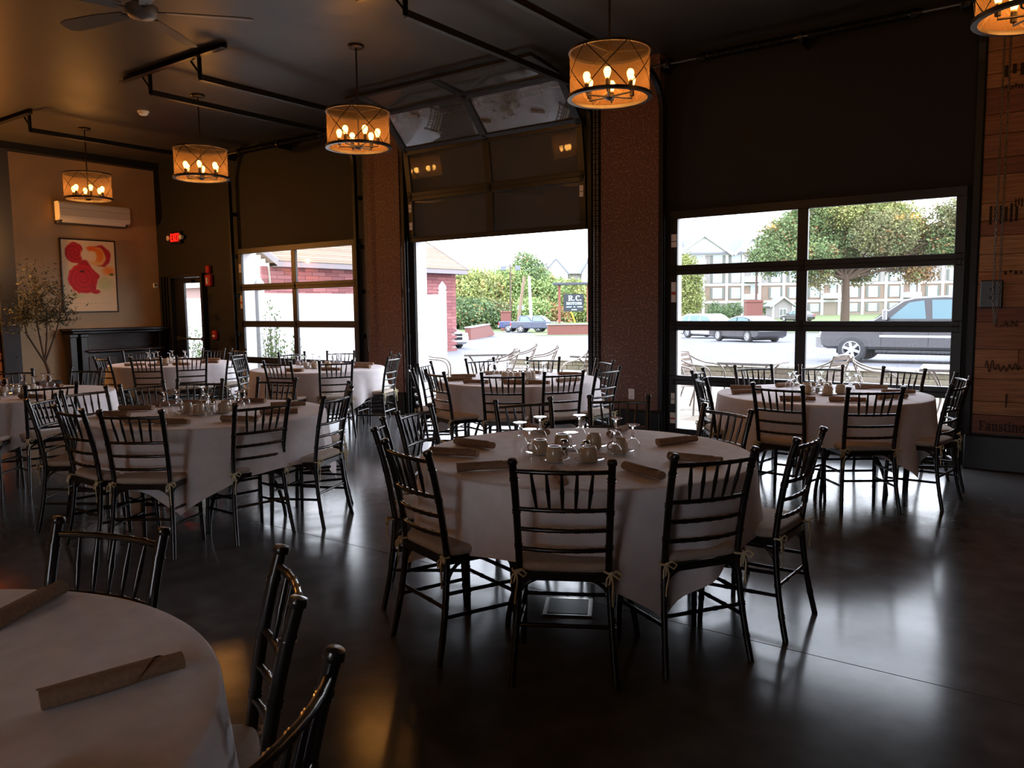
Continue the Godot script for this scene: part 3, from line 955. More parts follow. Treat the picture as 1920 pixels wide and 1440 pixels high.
# ---------------------------------------------------------------- left end wall
func poster_texture() -> ImageTexture:
	var W := 360
	var H := 480
	var im := Image.create(W, H, false, Image.FORMAT_RGB8)
	var nz := FastNoiseLite.new()
	nz.seed = 5
	nz.frequency = 0.02
	var fine := FastNoiseLite.new()
	fine.seed = 9
	fine.frequency = 0.12
	for j in H:
		for i in W:
			var u := float(i) / W
			var v := float(j) / H
			var n := nz.get_noise_2d(i, j)
			var f := fine.get_noise_2d(i, j * 0.25)
			var c := Color(0.93, 0.82, 0.66).lerp(Color(0.90, 0.76, 0.58), clampf(v + n * 0.3, 0, 1) * 0.5)
			var put := func(cu, cv, ru, rv, col, soft, cc):
				var d: float = sqrt(pow((u - cu) / ru, 2) + pow((v - cv) / rv, 2)) + n * 0.10
				return cc.lerp(col, clampf((1.0 - d) / soft, 0.0, 1.0))
			c = put.call(0.86, 0.42, 0.17, 0.09, Color(0.98, 0.56, 0.20), 0.7, c)
			c = put.call(0.78, 0.60, 0.20, 0.13, Color(0.84, 0.80, 0.56).lerp(Color(0.72, 0.72, 0.46), clampf(f * 2.0, 0, 1)), 0.6, c)
			c = put.call(0.92, 0.47, 0.06, 0.025, Color(0.40, 0.42, 0.16), 0.6, c)
			c = put.call(0.72, 0.21, 0.21, 0.165, Color(0.80, 0.10, 0.12).lerp(Color(0.58, 0.06, 0.12), clampf(f * 1.5 + 0.2, 0, 1)), 0.15, c)
			c = put.call(0.65, 0.22, 0.19, 0.15, Color(0.96, 0.72, 0.42), 0.2, c)
			c = put.call(0.68, 0.20, 0.13, 0.12, Color(0.98, 0.52, 0.10), 0.4, c)
			c = put.call(0.56, 0.11, 0.12, 0.045, Color(0.98, 0.42, 0.12), 0.5, c)
			c = put.call(0.56, 0.22, 0.12, 0.09, Color(0.97, 0.84, 0.66), 0.4, c)
			var sw := sin(sqrt(pow((u - 0.24) / 0.17, 2) + pow((v - 0.18) / 0.13, 2)) * 16.0 + atan2(v - 0.18, u - 0.24) * 2.0)
			c = put.call(0.24, 0.18, 0.19, 0.155, Color(0.80, 0.11, 0.13).lerp(Color(0.60, 0.05, 0.11), clampf(sw * 0.5 + 0.2, 0, 1)), 0.12, c)
			c = put.call(0.42, 0.20, 0.09, 0.10, Color(0.93, 0.84, 0.70), 0.4, c)
			c = put.call(0.40, 0.36, 0.13, 0.10, Color(0.72, 0.07, 0.12), 0.3, c)
			sw = sin(sqrt(pow((u - 0.37) / 0.28, 2) + pow((v - 0.54) / 0.21, 2)) * 22.0 + atan2(v - 0.5, u - 0.37))
			c = put.call(0.37, 0.54, 0.29, 0.215, Color(0.86, 0.12, 0.12).lerp(Color(0.74, 0.08, 0.12), clampf(sw * 0.5 + 0.3, 0, 1)), 0.10, c)
			c = put.call(0.60, 0.50, 0.10, 0.05, Color(0.80, 0.10, 0.12), 0.25, c)
			c = put.call(0.36, 0.435, 0.065, 0.02, Color(0.30, 0.05, 0.07), 0.6, c)
			c = put.call(0.60, 0.72, 0.09, 0.035, Color(0.78, 0.10, 0.13), 0.25, c)
			c = put.call(0.55, 0.66, 0.06, 0.09, Color(0.78, 0.09, 0.13), 0.25, c)
			c = put.call(0.22, 0.78, 0.26, 0.05, Color(0.80, 0.78, 0.56), 1.2, c)
			if v > 0.875 and v < 0.89 and u > 0.2 and u < 0.9 and sin(u * 260.0) + sin(u * 91.0) > 0.5:
				c = c.lerp(Color(0.55, 0.40, 0.32), 0.35)
			im.set_pixel(i, j, c)
	return ImageTexture.create_from_image(im)

func build_left_wall() -> void:
	var X := -14.13
	# picture
	var pic := thing("framed_poster", "framed red and orange abstract print on the tan wall", "picture", Vector3(X, 1.495, 1.275))
	var w := 0.95
	var h := 1.26
	var fr := G.new()
	for s in [-1.0, 1.0]:
		fr.box(Vector3(0.02, h / 2, s * (w / 2 - 0.011)), Vector3(0.04, h, 0.022), 0.004)
		fr.box(Vector3(0.02, h / 2 + s * (h / 2 - 0.011), 0), Vector3(0.04, 0.022, w), 0.004)
	obj("frame", fr, M.ebony, pic)
	var pm := mat(Color.WHITE, 0.6)
	pm.albedo_texture = poster_texture()
	pm.texture_repeat = false
	var pg := G.new()
	var x := 0.026
	var a := Vector3(x, h - 0.02, w / 2 - 0.02)
	var b := Vector3(x, h - 0.02, -w / 2 + 0.02)
	var c := Vector3(x, 0.02, -w / 2 + 0.02)
	var d := Vector3(x, 0.02, w / 2 - 0.02)
	pg.tri(a, b, c, Vector3.RIGHT, Vector3.RIGHT, Vector3.RIGHT, Vector2(0, 0), Vector2(1, 0), Vector2(1, 1))
	pg.tri(a, c, d, Vector3.RIGHT, Vector3.RIGHT, Vector3.RIGHT, Vector2(0, 0), Vector2(1, 1), Vector2(0, 1))
	obj("print", pg, pm, pic)
	obj("backing_board", G.new().box(Vector3(0.012, h / 2, 0), Vector3(0.02, h - 0.02, w - 0.02)), M.ebony, pic)
	# mini-split air conditioner; section drawn in (depth, height), extruded along z
	var ac := thing("air_conditioner", "white wall-mounted air conditioner above the red print", "air conditioner", Vector3(X, 2.98, 1.2))
	var sec := [Vector2(0, 0.06), Vector2(0, 0.37), Vector2(0.17, 0.37), Vector2(0.205, 0.355), Vector2(0.22, 0.32), Vector2(0.225, 0.13), Vector2(0.21, 0.085), Vector2(0.18, 0.06)]
	obj("casing", G.new().ext(sec, -0.60, 0.60), M.ac, ac)
	obj("underside", G.new().ext([Vector2(0, 0.0), Vector2(0, 0.06), Vector2(0.185, 0.062), Vector2(0.13, 0.012)], -0.585, 0.585), M.ac_dark, ac)
	obj("louvre", G.new().box(Vector3(0.165, 0.045, 0), Vector3(0.006, 0.07, 1.08), 0.002, Transform3D(Basis(Vector3.BACK, -0.75), Vector3(0.02, 0.13, 0))), M.ac, ac)
	obj("seam", G.new().box(Vector3(0.226, 0.25, 0), Vector3(0.002, 0.003, 1.18)), M.ac_dark, ac)
	# dark mantel / sideboard
	var mt := thing("mantel", "dark wooden fireplace mantel against the tan wall", "mantel", Vector3(X, 0, 0.93))
	obj("top_shelf", G.new().box(Vector3(0.20, 1.20, 0), Vector3(0.42, 0.045, 1.80), 0.01).box(Vector3(0.18, 1.155, 0), Vector3(0.36, 0.05, 1.72), 0.015), M.ebony, mt)
	obj("back_panel", G.new().box(Vector3(0.05, 0.98, 0), Vector3(0.04, 0.32, 1.5)), M.dark_wood, mt)
	obj("ledge", G.new().box(Vector3(0.17, 0.83, -0.1), Vector3(0.32, 0.04, 1.4), 0.01), M.dark_wood, mt)
	obj("surround", G.new().box(Vector3(0.13, 0.40, 0), Vector3(0.22, 0.80, 1.36), 0.01), M.ebony, mt)
	for s in [-0.62, 0.62]:
		obj("panel", G.new().box(Vector3(0.245, 0.42, s * 0.5), Vector3(0.02, 0.62, 0.5), 0.008), M.dark_wood, mt)
	for s in [-0.80, 0.62, 0.80]:
		obj("column", G.new().box(Vector3(0.19, 0.57, s), Vector3(0.14, 1.12, 0.12), 0.012).box(Vector3(0.20, 0.06, s), Vector3(0.18, 0.12, 0.15), 0.01).box(Vector3(0.20, 1.10, s), Vector3(0.17, 0.06, 0.15), 0.01), M.ebony, mt)
	# thermostat
	var th := thing("thermostat", "tiny white thermostat on the tan wall near the dark corner", "thermostat", Vector3(X, 1.98, 0.07))
	obj("body", G.new().box(Vector3(0.012, 0, 0), Vector3(0.024, 0.09, 0.09), 0.01), M.white, th)
	obj("display", G.new().box(Vector3(0.025, 0.012, 0), Vector3(0.002, 0.03, 0.05)), M.ac_dark, th)
	# unseen wall lamp beyond the picture edge, placed to light the tan wall
	var wl := thing("unseen_wall_lamp", "unseen warm wall lamp beyond the pilaster, lighting the tan wall", "lamp", Vector3(-14.0, 2.45, 3.35))
	obj("back_plate", G.new().box(Vector3(0.0, 0.05, 0), Vector3(0.03, 0.22, 0.11), 0.008), M.bronze, wl)
	obj("arm", G.new().tube([Vector3(0.01, 0.02, 0), Vector3(0.12, 0.02, 0), Vector3(0.14, 0.05, 0)], 0.008, 8), M.bronze, wl)
	var sb := obj("bulb", bulb_mesh(), M.bulb, wl, Vector3(0.14, 0.05, 0))
	var l := OmniLight3D.new()
	l.name = "unseen_lamp_light"
	l.light_color = Color(1.0, 0.68, 0.34)
	l.light_energy = UNSEEN_LAMP
	l.light_size = 0.02
	l.omni_range = 25
	l.omni_attenuation = 2
	l.shadow_enabled = true
	l.position = Vector3(0, 0.06, 0)
	sb.add_child(l)
	olive_tree()

const UNSEEN_LAMP := 4.0

func leaf_card(g: G, at: Vector3, dir: Vector3, up: Vector3, ln: float, wd: float) -> void:
	var sd := dir.cross(up).normalized() * wd
	var nn := sd.cross(dir).normalized()
	var a := at
	var b := at + dir * ln * 0.45 + sd
	var c := at + dir * ln
	var d := at + dir * ln * 0.45 - sd
	g.tri(a, b, c, nn, nn, nn)
	g.tri(a, c, d, nn, nn, nn)

func rdir(r: RandomNumberGenerator) -> Vector3:
	var v := Vector3(r.randfn(), r.randfn(), r.randfn())
	return v.normalized() if v.length() > 0.01 else Vector3.UP

func olive_tree() -> void:
	var r := RandomNumberGenerator.new()
	r.seed = 12
	var t := thing("olive_tree", "dark potted olive tree before the tan wall at left", "tree", Vector3(-13.55, 0, 2.32))
	obj("pot", G.new().lathe([Vector2(0, 0), Vector2(0.15, 0), Vector2(0.20, 0.36), Vector2(0.205, 0.40), Vector2(0.185, 0.40), Vector2(0.18, 0.36), Vector2(0, 0.36)], 24), M.pot, t)
	var tips := []
	var tr := G.new()
	tr.tube([Vector3(0, 0.34, 0), Vector3(0.01, 0.55, -0.02), Vector3(-0.01, 0.72, 0.02)], [0.028, 0.024, 0.022], 8)
	var stems := [[Vector3(0.0, 1.15, 0.26), Vector3(0.05, 1.55, 0.34)], [Vector3(0.02, 1.1, -0.02), Vector3(0.04, 1.6, -0.04)], [Vector3(0.05, 1.2, -0.16), Vector3(0.02, 1.65, -0.3)], [Vector3(-0.05, 1.3, 0.08), Vector3(-0.05, 1.9, 0.08)]]
	for s in stems:
		tr.tube([Vector3(-0.01, 0.70, 0.02), s[0], s[1]], [0.016, 0.012, 0.007], 6)
		for q in 9:
			var f := r.randf_range(0.35, 1.0)
			var p: Vector3 = s[0].lerp(s[1], f)
			var e := p + (rdir(r) * 0.30 + Vector3(0, 0.12, 0)) * r.randf_range(0.6, 1.2)
			tr.tube([p, (p + e) / 2 + rdir(r) * 0.03, e], [0.006, 0.004, 0.002], 4, false)
			tips.append([p, e])
	obj("trunk", tr, M.bark, t)
	var lf := G.new()
	for k in 1500:
		var tp: Array = tips[r.randi_range(0, tips.size() - 1)]
		var p: Vector3 = tp[0].lerp(tp[1], r.randf_range(0.25, 1.08)) + rdir(r) * r.randf_range(0.0, 0.12)
		leaf_card(lf, p, (rdir(r) + Vector3(0, 0.2, 0)).normalized(), rdir(r), r.randf_range(0.05, 0.085), r.randf_range(0.007, 0.011))
	for k in 700:
		var c: Vector3 = [Vector3(0, 1.5, 0.25), Vector3(0, 1.55, -0.1), Vector3(0, 1.95, 0.08), Vector3(0, 1.4, 0.4)][k % 4]
		var p := c + Vector3(r.randfn() * 0.14, r.randfn() * 0.16, r.randfn() * 0.17)
		leaf_card(lf, p, rdir(r), rdir(r), r.randf_range(0.05, 0.085), r.randf_range(0.007, 0.011))
	var lo := obj("foliage", lf, M.leaf, t)
	lo.set_meta("kind", "stuff")

# ---------------------------------------------------------------- wall of wine crate boards at right
func build_crate_wall() -> void:
	var r := RandomNumberGenerator.new()
	r.seed = 41
	var wt := Node3D.new()
	wt.name = "trim_2"
	add_child(wt)
	structure(wt, "wall facing of stamped wooden wine crate boards")
	wall_box("backing", -0.80, 4.0, 0.30, CEIL, -0.01, 0.07, M.base, wt)
	var y := 0.325
	var hs := [0.17, 0.12, 0.20, 0.10, 0.16, 0.24, 0.13, 0.20, 0.11, 0.15, 0.16, 0.13, 0.15, 0.24, 0.14, 0.20, 0.17, 0.22, 0.12, 0.19, 0.15, 0.24, 0.18, 0.20, 0.22, 0.18]
	var k := 0
	while y < CEIL - 0.03:
		var h: float = minf(hs[k % hs.size()], CEIL - y)
		var x := -0.805
		while x < 1.2:
			var ww := r.randf_range(0.30, 0.62)
			obj("board", G.new().box(Vector3(x + ww / 2, y + h / 2, 0.085 + r.randf_range(0, 0.008)), Vector3(ww - 0.003, h - 0.004, 0.03), 0.003), M["crate%d" % r.randi_range(0, 4)], wt)
			x += ww
		y += h
		k += 1
	wall_box("board", 1.2, 4.0, 0.325, CEIL, 0.06, 0.1, M.crate0, wt)
	# stamps
	var tf := obj("stamp", text_mesh("Faustino", 0.098, 0.003, "Droid Serif", true), M.crate_ink, wt, Vector3(-0.575, 0.395, 0.112))
	tf.scale = Vector3(0.82, 1.25, 1)
	var tl := obj("stamp", text_mesh("LAN", 0.075, 0.003, "Droid Serif"), M.crate_ink, wt, Vector3(-0.575, 1.30, 0.112))
	tl.scale = Vector3(1.15, 1, 1)
	var cur := []
	for q in 61:
		var f := q / 60.0
		cur.append(Vector3(-0.72 + f * 0.26, 0.92 + 0.028 * sin(f * 38.0) * (1.0 if f > 0.25 else 1.9) + 0.01 * sin(f * 9.0), 0.113))
	obj("stamp", G.new().tube(cur, 0.004, 5), M.crate_ink, wt)
	for bp in [[-0.73, 2.24, 6, 0.16, 0.020], [-0.55, 2.33, 5, 0.07, 0.012], [-0.66, 3.44, 4, 0.10, 0.03], [-0.68, 3.30, 9, 0.035, 0.012], [-0.60, 1.74, 5, 0.03, 0.02], [-0.55, 0.63, 1, 0.12, 0.012]]:
		var g := G.new()
		for q in bp[2]:
			g.box(Vector3(bp[0] + q * bp[4] * 1.9, bp[1] + (0.012 if q % 3 == 1 else 0.0), 0.112), Vector3(bp[4], bp[3] * (0.8 if q % 2 else 1.0), 0.004))
		obj("stamp", g, M.crate_ink, wt)
	structure(obj("baseboard_right", G.new().box(Vector3(1.57, 0.155, 0.07), Vector3(4.86, 0.31, 0.13), 0.01), M.base), "tall black baseboard under the crate wall")
	var kb := thing("control_box", "small black box on the crate wall behind the hanging chain", "switch box", Vector3(-0.695, 1.44, 0.10))
	obj("housing", G.new().box(Vector3(0, 0.12, 0.03), Vector3(0.17, 0.24, 0.06), 0.008), M.black, kb)
	obj("button", G.new().lathe([Vector2(0, 0), Vector2(0.018, 0), Vector2(0.016, 0.012), Vector2(0, 0.013)], 14, Transform3D(Basis(Vector3.RIGHT, PI / 2), Vector3(0, 0.16, 0.06))), M.track, kb)
	obj("button", G.new().lathe([Vector2(0, 0), Vector2(0.018, 0), Vector2(0.016, 0.012), Vector2(0, 0.013)], 14, Transform3D(Basis(Vector3.RIGHT, PI / 2), Vector3(0, 0.09, 0.06))), M.track, kb)

# ---------------------------------------------------------------- chairs and tables
func bez(a: Vector3, b: Vector3, c: Vector3, n: int) -> Array:
	var out := []
	for k in n + 1:
		var t := float(k) / n
		out.append(a * (1 - t) * (1 - t) + b * 2 * t * (1 - t) + c * t * t)
	return out

# a turned bamboo-look rod along a path: plain radius with ring pairs
func bamboo(g: G, path: Array, r0: float, r1: float, rings: Array, seg := 8) -> void:
	var ln := [0.0]
	for k in path.size() - 1:
		ln.append(ln[k] + path[k].distance_to(path[k + 1]))
	var total: float = ln[-1]
	var at := func(t):
		var s: float = t * total
		for k in path.size() - 1:
			if s <= ln[k + 1] + 1e-9:
				return path[k].lerp(path[k + 1], (s - ln[k]) / maxf(ln[k + 1] - ln[k], 1e-9))
		return path[-1]
	var ts := []
	for k in path.size():
		ts.append([ln[k] / total, 1.0])
	for t in rings:
		for o in [[-0.011, 1.0], [-0.006, 1.24], [-0.002, 1.05], [0.002, 1.05], [0.006, 1.24], [0.011, 1.0]]:
			var q: float = t + o[0] * 0.9 / total
			if q > 0.0 and q < 1.0:
				ts.append([q, o[1]])
	ts.sort_custom(func(a, b): return a[0] < b[0])
	var pts := []
	var rs := []
	var last := -1.0
	for t in ts:
		if t[0] - last < 1e-5: continue
		last = t[0]
		pts.append(at.call(t[0]))
		rs.append(lerpf(r0, r1, t[0]) * t[1])
	g.tube(pts, rs, seg)

func make_chair(label: String) -> Node3D:
	# origin on the floor under the seat, table side towards -z
	var c := thing("dining_chair", label, "chair", Vector3.ZERO, 0.0)
	c.set_meta("base", "dining_chair")
	for s in [-1.0, 1.0]:
		# back leg and stile in one
		var p := bez(Vector3(s * 0.206, 0, 0.225), Vector3(s * 0.185, 0.25, 0.165), Vector3(s * 0.176, 0.46, 0.160), 5)
		p.append_array(bez(Vector3(s * 0.176, 0.46, 0.160), Vector3(s * 0.180, 0.70, 0.185), Vector3(s * 0.189, 0.895, 0.245), 6).slice(1))
		var g := G.new()
		bamboo(g, p, 0.0135, 0.0155, [0.12, 0.27, 0.40, 0.62, 0.78, 0.93], 10)
		g.lathe([Vector2(0.012, 0), Vector2(0.0195, 0.006), Vector2(0.0195, 0.016), Vector2(0.017, 0.023), Vector2(0.0, 0.026)], 12, Transform3D(Basis(Vector3.RIGHT, 0.28), Vector3(s * 0.189, 0.893, 0.2445)))
		obj("back_post", g, M.chair, c)
		var f := G.new()
		bamboo(f, [Vector3(s * 0.200, 0, -0.185), Vector3(s * 0.192, 0.25, -0.175), Vector3(s * 0.188, 0.44, -0.170)], 0.012, 0.016, [0.25, 0.55, 0.85], 10)
		obj("front_leg", f, M.chair, c)
	var zb := func(y): # back plane depth at height y
		return 0.160 + 0.085 * pow(clampf((y - 0.46) / 0.435, 0, 1), 1.45)
	var xb := func(y):
		return 0.176 + 0.013 * clampf((y - 0.46) / 0.435, 0, 1)
	var yr := [0.868, 0.712, 0.628, 0.545]
	for y in yr:
		var z: float = zb.call(y)
		var x: float = xb.call(y)
		var g := G.new()
		bamboo(g, bez(Vector3(-x, y, z), Vector3(0, y, z + 0.055), Vector3(x, y, z), 10), 0.0092, 0.0092, [0.2, 0.35, 0.5, 0.65, 0.8], 8)
		obj("back_rail", g, M.chair, c)
	for k in 5:
		var u := (k - 2) / 2.0
		var bow := 0.0275 * (1.0 - u * u * 0.35)
		var a := Vector3(u * 0.100, 0.712, zb.call(0.712) + bow)
		var b := Vector3(u * 0.118, 0.868, zb.call(0.868) + bow)
		var g := G.new()
		g.tube([a, a.lerp(b, 0.25), a.lerp(b, 0.46), a.lerp(b, 0.5), a.lerp(b, 0.54), a.lerp(b, 0.8), b], [0.0052, 0.0072, 0.0088, 0.0105, 0.0088, 0.0068, 0.0050], 8)
		obj("spindle", g, M.chair, c)
	# seat frame: rounded trapezoid board with corner braces
	var sp := []
	for q in [[0.205, -0.195, 0.03], [0.190, 0.185, 0.05]]:
		pass
	var outl := func(w0, w1, z0, z1, rad, n):
		var o := []
		var cs := [[w0 - rad, z0 + rad, PI * 1.5], [w1 - rad, z1 - rad, 0.0], [-w1 + rad, z1 - rad, PI * 0.5], [-w0 + rad, z0 + rad, PI]]
		for cc in cs:
			for k in n + 1:
				var a: float = cc[2] + PI / 2 * k / n
				o.append(Vector2(cc[0] + cos(a) * rad, cc[1] + sin(a) * rad))
		return o
	var flat := Transform3D(Basis(Vector3.RIGHT, PI / 2), Vector3.ZERO)
	var sg := G.new().ext(outl.call(0.208, 0.185, -0.198, 0.178, 0.03, 4), -0.448, -0.418, flat)
	for s in [-1.0, 1.0]:
		for e in [[-0.172, 1.0], [0.162, -1.0]]:
			sg.tube(bez(Vector3(s * 0.184, 0.34, e[0]), Vector3(s * 0.18, 0.40, e[0] + e[1] * 0.01), Vector3(s * 0.176, 0.424, e[0] + e[1] * 0.08), 4), 0.008, 6)
			sg.tube(bez(Vector3(s * 0.184, 0.34, e[0]), Vector3(s * 0.175, 0.40, e[0]), Vector3(s * 0.10, 0.424, e[0]), 4), 0.008, 6)
	obj("seat_frame", sg, M.chair, c)
	# cushion: rounded pad
	var oc: Array = outl.call(0.212, 0.192, -0.205, 0.172, 0.07, 6)
	var prof := [[0.0, 0.93, 0.449], [0.15, 1.0, 0.455], [0.35, 1.015, 0.468], [0.55, 1.0, 0.482], [0.72, 0.93, 0.490], [0.86, 0.5, 0.495], [1.0, 0.0, 0.496]]
	var cf := func(u, v):
		var i: float = u * oc.size()
		var a: Vector2 = oc[int(i) % oc.size()]
		var b: Vector2 = oc[(int(i) + 1) % oc.size()]
		var p: Vector2 = a.lerp(b, i - floor(i))
		var pr: Array = prof[int(round(v * 6.0))]
		return Vector3(p.x * pr[1], pr[2], -0.01 + (p.y + 0.01) * pr[1])
	obj("cushion", G.new().sheet(28, 6, cf, func(q): return Vector3(q.x, (q.y - 0.465) * 12.0, q.z)), M.cushion, c)
	for s in [-1.0, 1.0]:
		var k := Vector3(s * 0.186, 0.458, 0.178)
		var g := G.new()
		g.tube([k + Vector3(-s * 0.03, 0.0, -0.012), k + Vector3(-s * 0.012, 0.0, 0.012), k + Vector3(s * 0.014, -0.002, 0.006), k + Vector3(s * 0.018, 0.0, -0.016)], 0.005, 5)
		g.tube([k + Vector3(0, 0, 0.008), k + Vector3(0.020, 0.012, 0.02), k + Vector3(0.042, -0.004, 0.022), k + Vector3(0.03, -0.02, 0.02), k + Vector3(0, 0, 0.010)], 0.004, 5)
		g.tube([k + Vector3(0, 0, 0.008), k + Vector3(-0.018, -0.02, 0.02), k + Vector3(-0.020, -0.05, 0.021), k + Vector3(-0.008, -0.04, 0.02), k + Vector3(0, 0, 0.010)], 0.004, 5)
		g.tube([k + Vector3(0, 0, 0.010), k + Vector3(0.006, -0.04, 0.022), k + Vector3(s * 0.004, -0.10, 0.018), k + Vector3(s * 0.006, -0.13, 0.020)], 0.0038, 5)
		g.lathe([Vector2(0, -0.008), Vector2(0.009, 0), Vector2(0, 0.008)], 8, Transform3D(Basis.IDENTITY, k + Vector3(0, 0, 0.012)))
		obj("cushion_tie", g, M.tie, c)
	# stretchers
	for s in [-1.0, 1.0]:
		for y in [0.185, 0.285]:
			var g := G.new()
			bamboo(g, [Vector3(s * 0.196, y, -0.178), Vector3(s * (0.190 - y * 0.02), y + 0.01, 0.180)], 0.0088, 0.0088, [0.33, 0.66], 8)
			obj("stretcher", g, M.chair, c)
	for q in [[0.235, -0.176, 0.193], [0.325, -0.173, 0.19], [0.235, 0.176, 0.184]]:
		var g := G.new()
		bamboo(g, [Vector3(-q[2], q[0], q[1]), Vector3(q[2], q[0], q[1])], 0.0088, 0.0088, [0.33, 0.66], 8)
		obj("stretcher", g, M.chair, c)
	return c

func make_table(label: String, at: Vector3, turn: float, R: float) -> Node3D:
	var t := thing("round_table", label, "table", at, turn)
	t.set_meta("base", "round_table")
	obj("table_top", G.new().lathe([Vector2(0, 0.725), Vector2(R - 0.02, 0.725), Vector2(R - 0.008, 0.732), Vector2(R - 0.008, 0.745), Vector2(R - 0.014, 0.75), Vector2(0, 0.75)], 64), M.dark_wood, t)
	for s in [-1.0, 1.0]:
		# folding wishbone leg pair
		for q in [-1.0, 1.0]:
			var p := bez(Vector3(q * 0.14, 0.72, s * 0.42), Vector3(q * 0.10, 0.50, s * 0.44), Vector3(q * 0.17, 0.36, s * 0.45), 6)
			p.append_array(bez(Vector3(q * 0.17, 0.36, s * 0.45), Vector3(q * 0.29, 0.20, s * 0.46), Vector3(q * 0.30, 0.0, s * 0.47), 6).slice(1))
			obj("leg", G.new().tube(p, 0.0135, 8), M.black, t)
		obj("leg_brace", G.new().tube([Vector3(-0.14, 0.62, s * 0.43), Vector3(0.14, 0.62, s * 0.43)], 0.010, 8).tube([Vector3(0, 0.62, s * 0.43), Vector3(0, 0.715, s * 0.08)], 0.008, 6), M.black, t)
	return t

func cloth_mesh(R: float, turn: float, sd: int) -> G:
	var r := RandomNumberGenerator.new()
	r.seed = sd
	var ph := [r.randf() * TAU, r.randf() * TAU, r.randf() * TAU]
	var half := 1.10
	var f := func(u, v):
		var th: float = u * TAU
		var d := Vector3(cos(th), 0, sin(th))
		if v < 0.3:
			var rr: float = v / 0.3 * (R - 0.01)
			return d * rr + Vector3(0, 0.7545 + 0.0008 * sin(rr * 17.0 + ph[0]) * sin(th * 3.0 + ph[1]), 0)
		if v < 0.42:
			var a: float = (v - 0.3) / 0.12 * PI / 2
			return d * (R - 0.01 + 0.016 * sin(a)) + Vector3(0, 0.7545 - 0.016 * (1.0 - cos(a)), 0)
		var t: float = (v - 0.42) / 0.58
		var tt := th - turn
		var reach: float = half / maxf(absf(cos(tt)), absf(sin(tt)))
		var cn: float = clampf((reach - half) / (half * 0.414), 0.0, 1.0)
		var drop: float = 0.29 + (reach - half) * 0.50
		var w := sin(th * 11.0 + ph[0] + 0.6 * sin(th * 3.0)) * 0.55 + sin(th * 19.0 + ph[1]) * 0.3 + sin(th * 27.0 + ph[2]) * 0.15
		var amp: float = (0.018 + 0.05 * cn) * t * (0.4 + 0.6 * t)
		var rr: float = R + 0.006 + 0.035 * t + 0.05 * cn * t + amp * w
		return d * rr + Vector3(0, 0.7385 - drop * t, 0)
	return G.new().sheet(216, 24, f, func(q): return Vector3(q.x, 0.0, q.z) if q.y < 0.738 else Vector3(0, 1, 0))

func napkin_meshes() -> Array:
	var out := []
	for k in 3:
		var r := RandomNumberGenerator.new()
		r.seed = 60 + k
		var L := 0.255
		var f := func(u, v):
			var a: float = v * TAU
			var x: float = (u - 0.5) * L
			var rad: float = 0.0215 * (1.0 + 0.07 * sin(u * 5.0 + k) + 0.03 * sin(a * 3.0 + u * 9.0))
			return Vector3(x, 0.019 + rad * 0.86 * sin(a), rad * 1.1 * cos(a))
		var g := G.new().sheet(14, 14, f, func(q): return Vector3(0, q.y - 0.019, q.z))
		for e in [0.0, 1.0]:
			for q in 14:
				var c := Vector3((e - 0.5) * (L - 0.012), 0.019, 0)
				g.tri(c, f.call(e, q / 14.0), f.call(e, (q + 1) / 14.0), Vector3(e * 2 - 1, 0, 0), Vector3(e * 2 - 1, 0, 0), Vector3(e * 2 - 1, 0, 0))
		# outer wrap with a slanting loose edge
		var w := func(u, v):
			var a: float = -0.4 + v * (3.0 + 0.5 * u)
			var x: float = -L * 0.5 - 0.004 + u * L * (0.62 + 0.32 * v)
			return Vector3(x, 0.019 + 0.0232 * 0.9 * sin(a), 0.0245 * cos(a) * (1.02 + 0.05 * u))
		var g2 := G.new().sheet(12, 12, w, func(q): return Vector3(0, q.y - 0.019, q.z))
		out.append([g.mesh(), g2.mesh()])
	return out

var napm := []
func napkin(label: String, at: Vector3, yaw: float, k: int, grp: String) -> void:
	var t := thing("rolled_napkin", label, "napkin", at, yaw, grp)
	obj("roll", napm[k % 3][0], M.napkin, t)
	obj("loose_edge", napm[k % 3][1], M.napkin, t)

var proto := {}

func goblet(label: String, at: Vector3, grp: String) -> void:
	if proto.has("goblet"):
		dup(proto.goblet, label, at, 0.0, grp)
		return
	var t := thing("wine_glass", label, "glass", at, 0.0, grp)
	t.set_meta("base", "wine_glass")
	obj("bowl", G.new().lathe([Vector2(0.0325, 0.0), Vector2(0.036, 0.02), Vector2(0.038, 0.045), Vector2(0.036, 0.066), Vector2(0.028, 0.084), Vector2(0.016, 0.094), Vector2(0.006, 0.098)], 24), M.bowl, t)
	obj("stem", G.new().lathe([Vector2(0.0, 0.0955), Vector2(0.014, 0.0965), Vector2(0.008, 0.103), Vector2(0.0055, 0.112), Vector2(0.0085, 0.119), Vector2(0.0055, 0.126), Vector2(0.005, 0.146), Vector2(0.009, 0.154), Vector2(0.0, 0.156)], 16), M.glass, t)
	obj("foot", G.new().lathe([Vector2(0.0, 0.1545), Vector2(0.009, 0.155), Vector2(0.031, 0.161), Vector2(0.034, 0.163), Vector2(0.034, 0.1655), Vector2(0.0, 0.1655)], 24), M.glass, t)
	proto.goblet = t

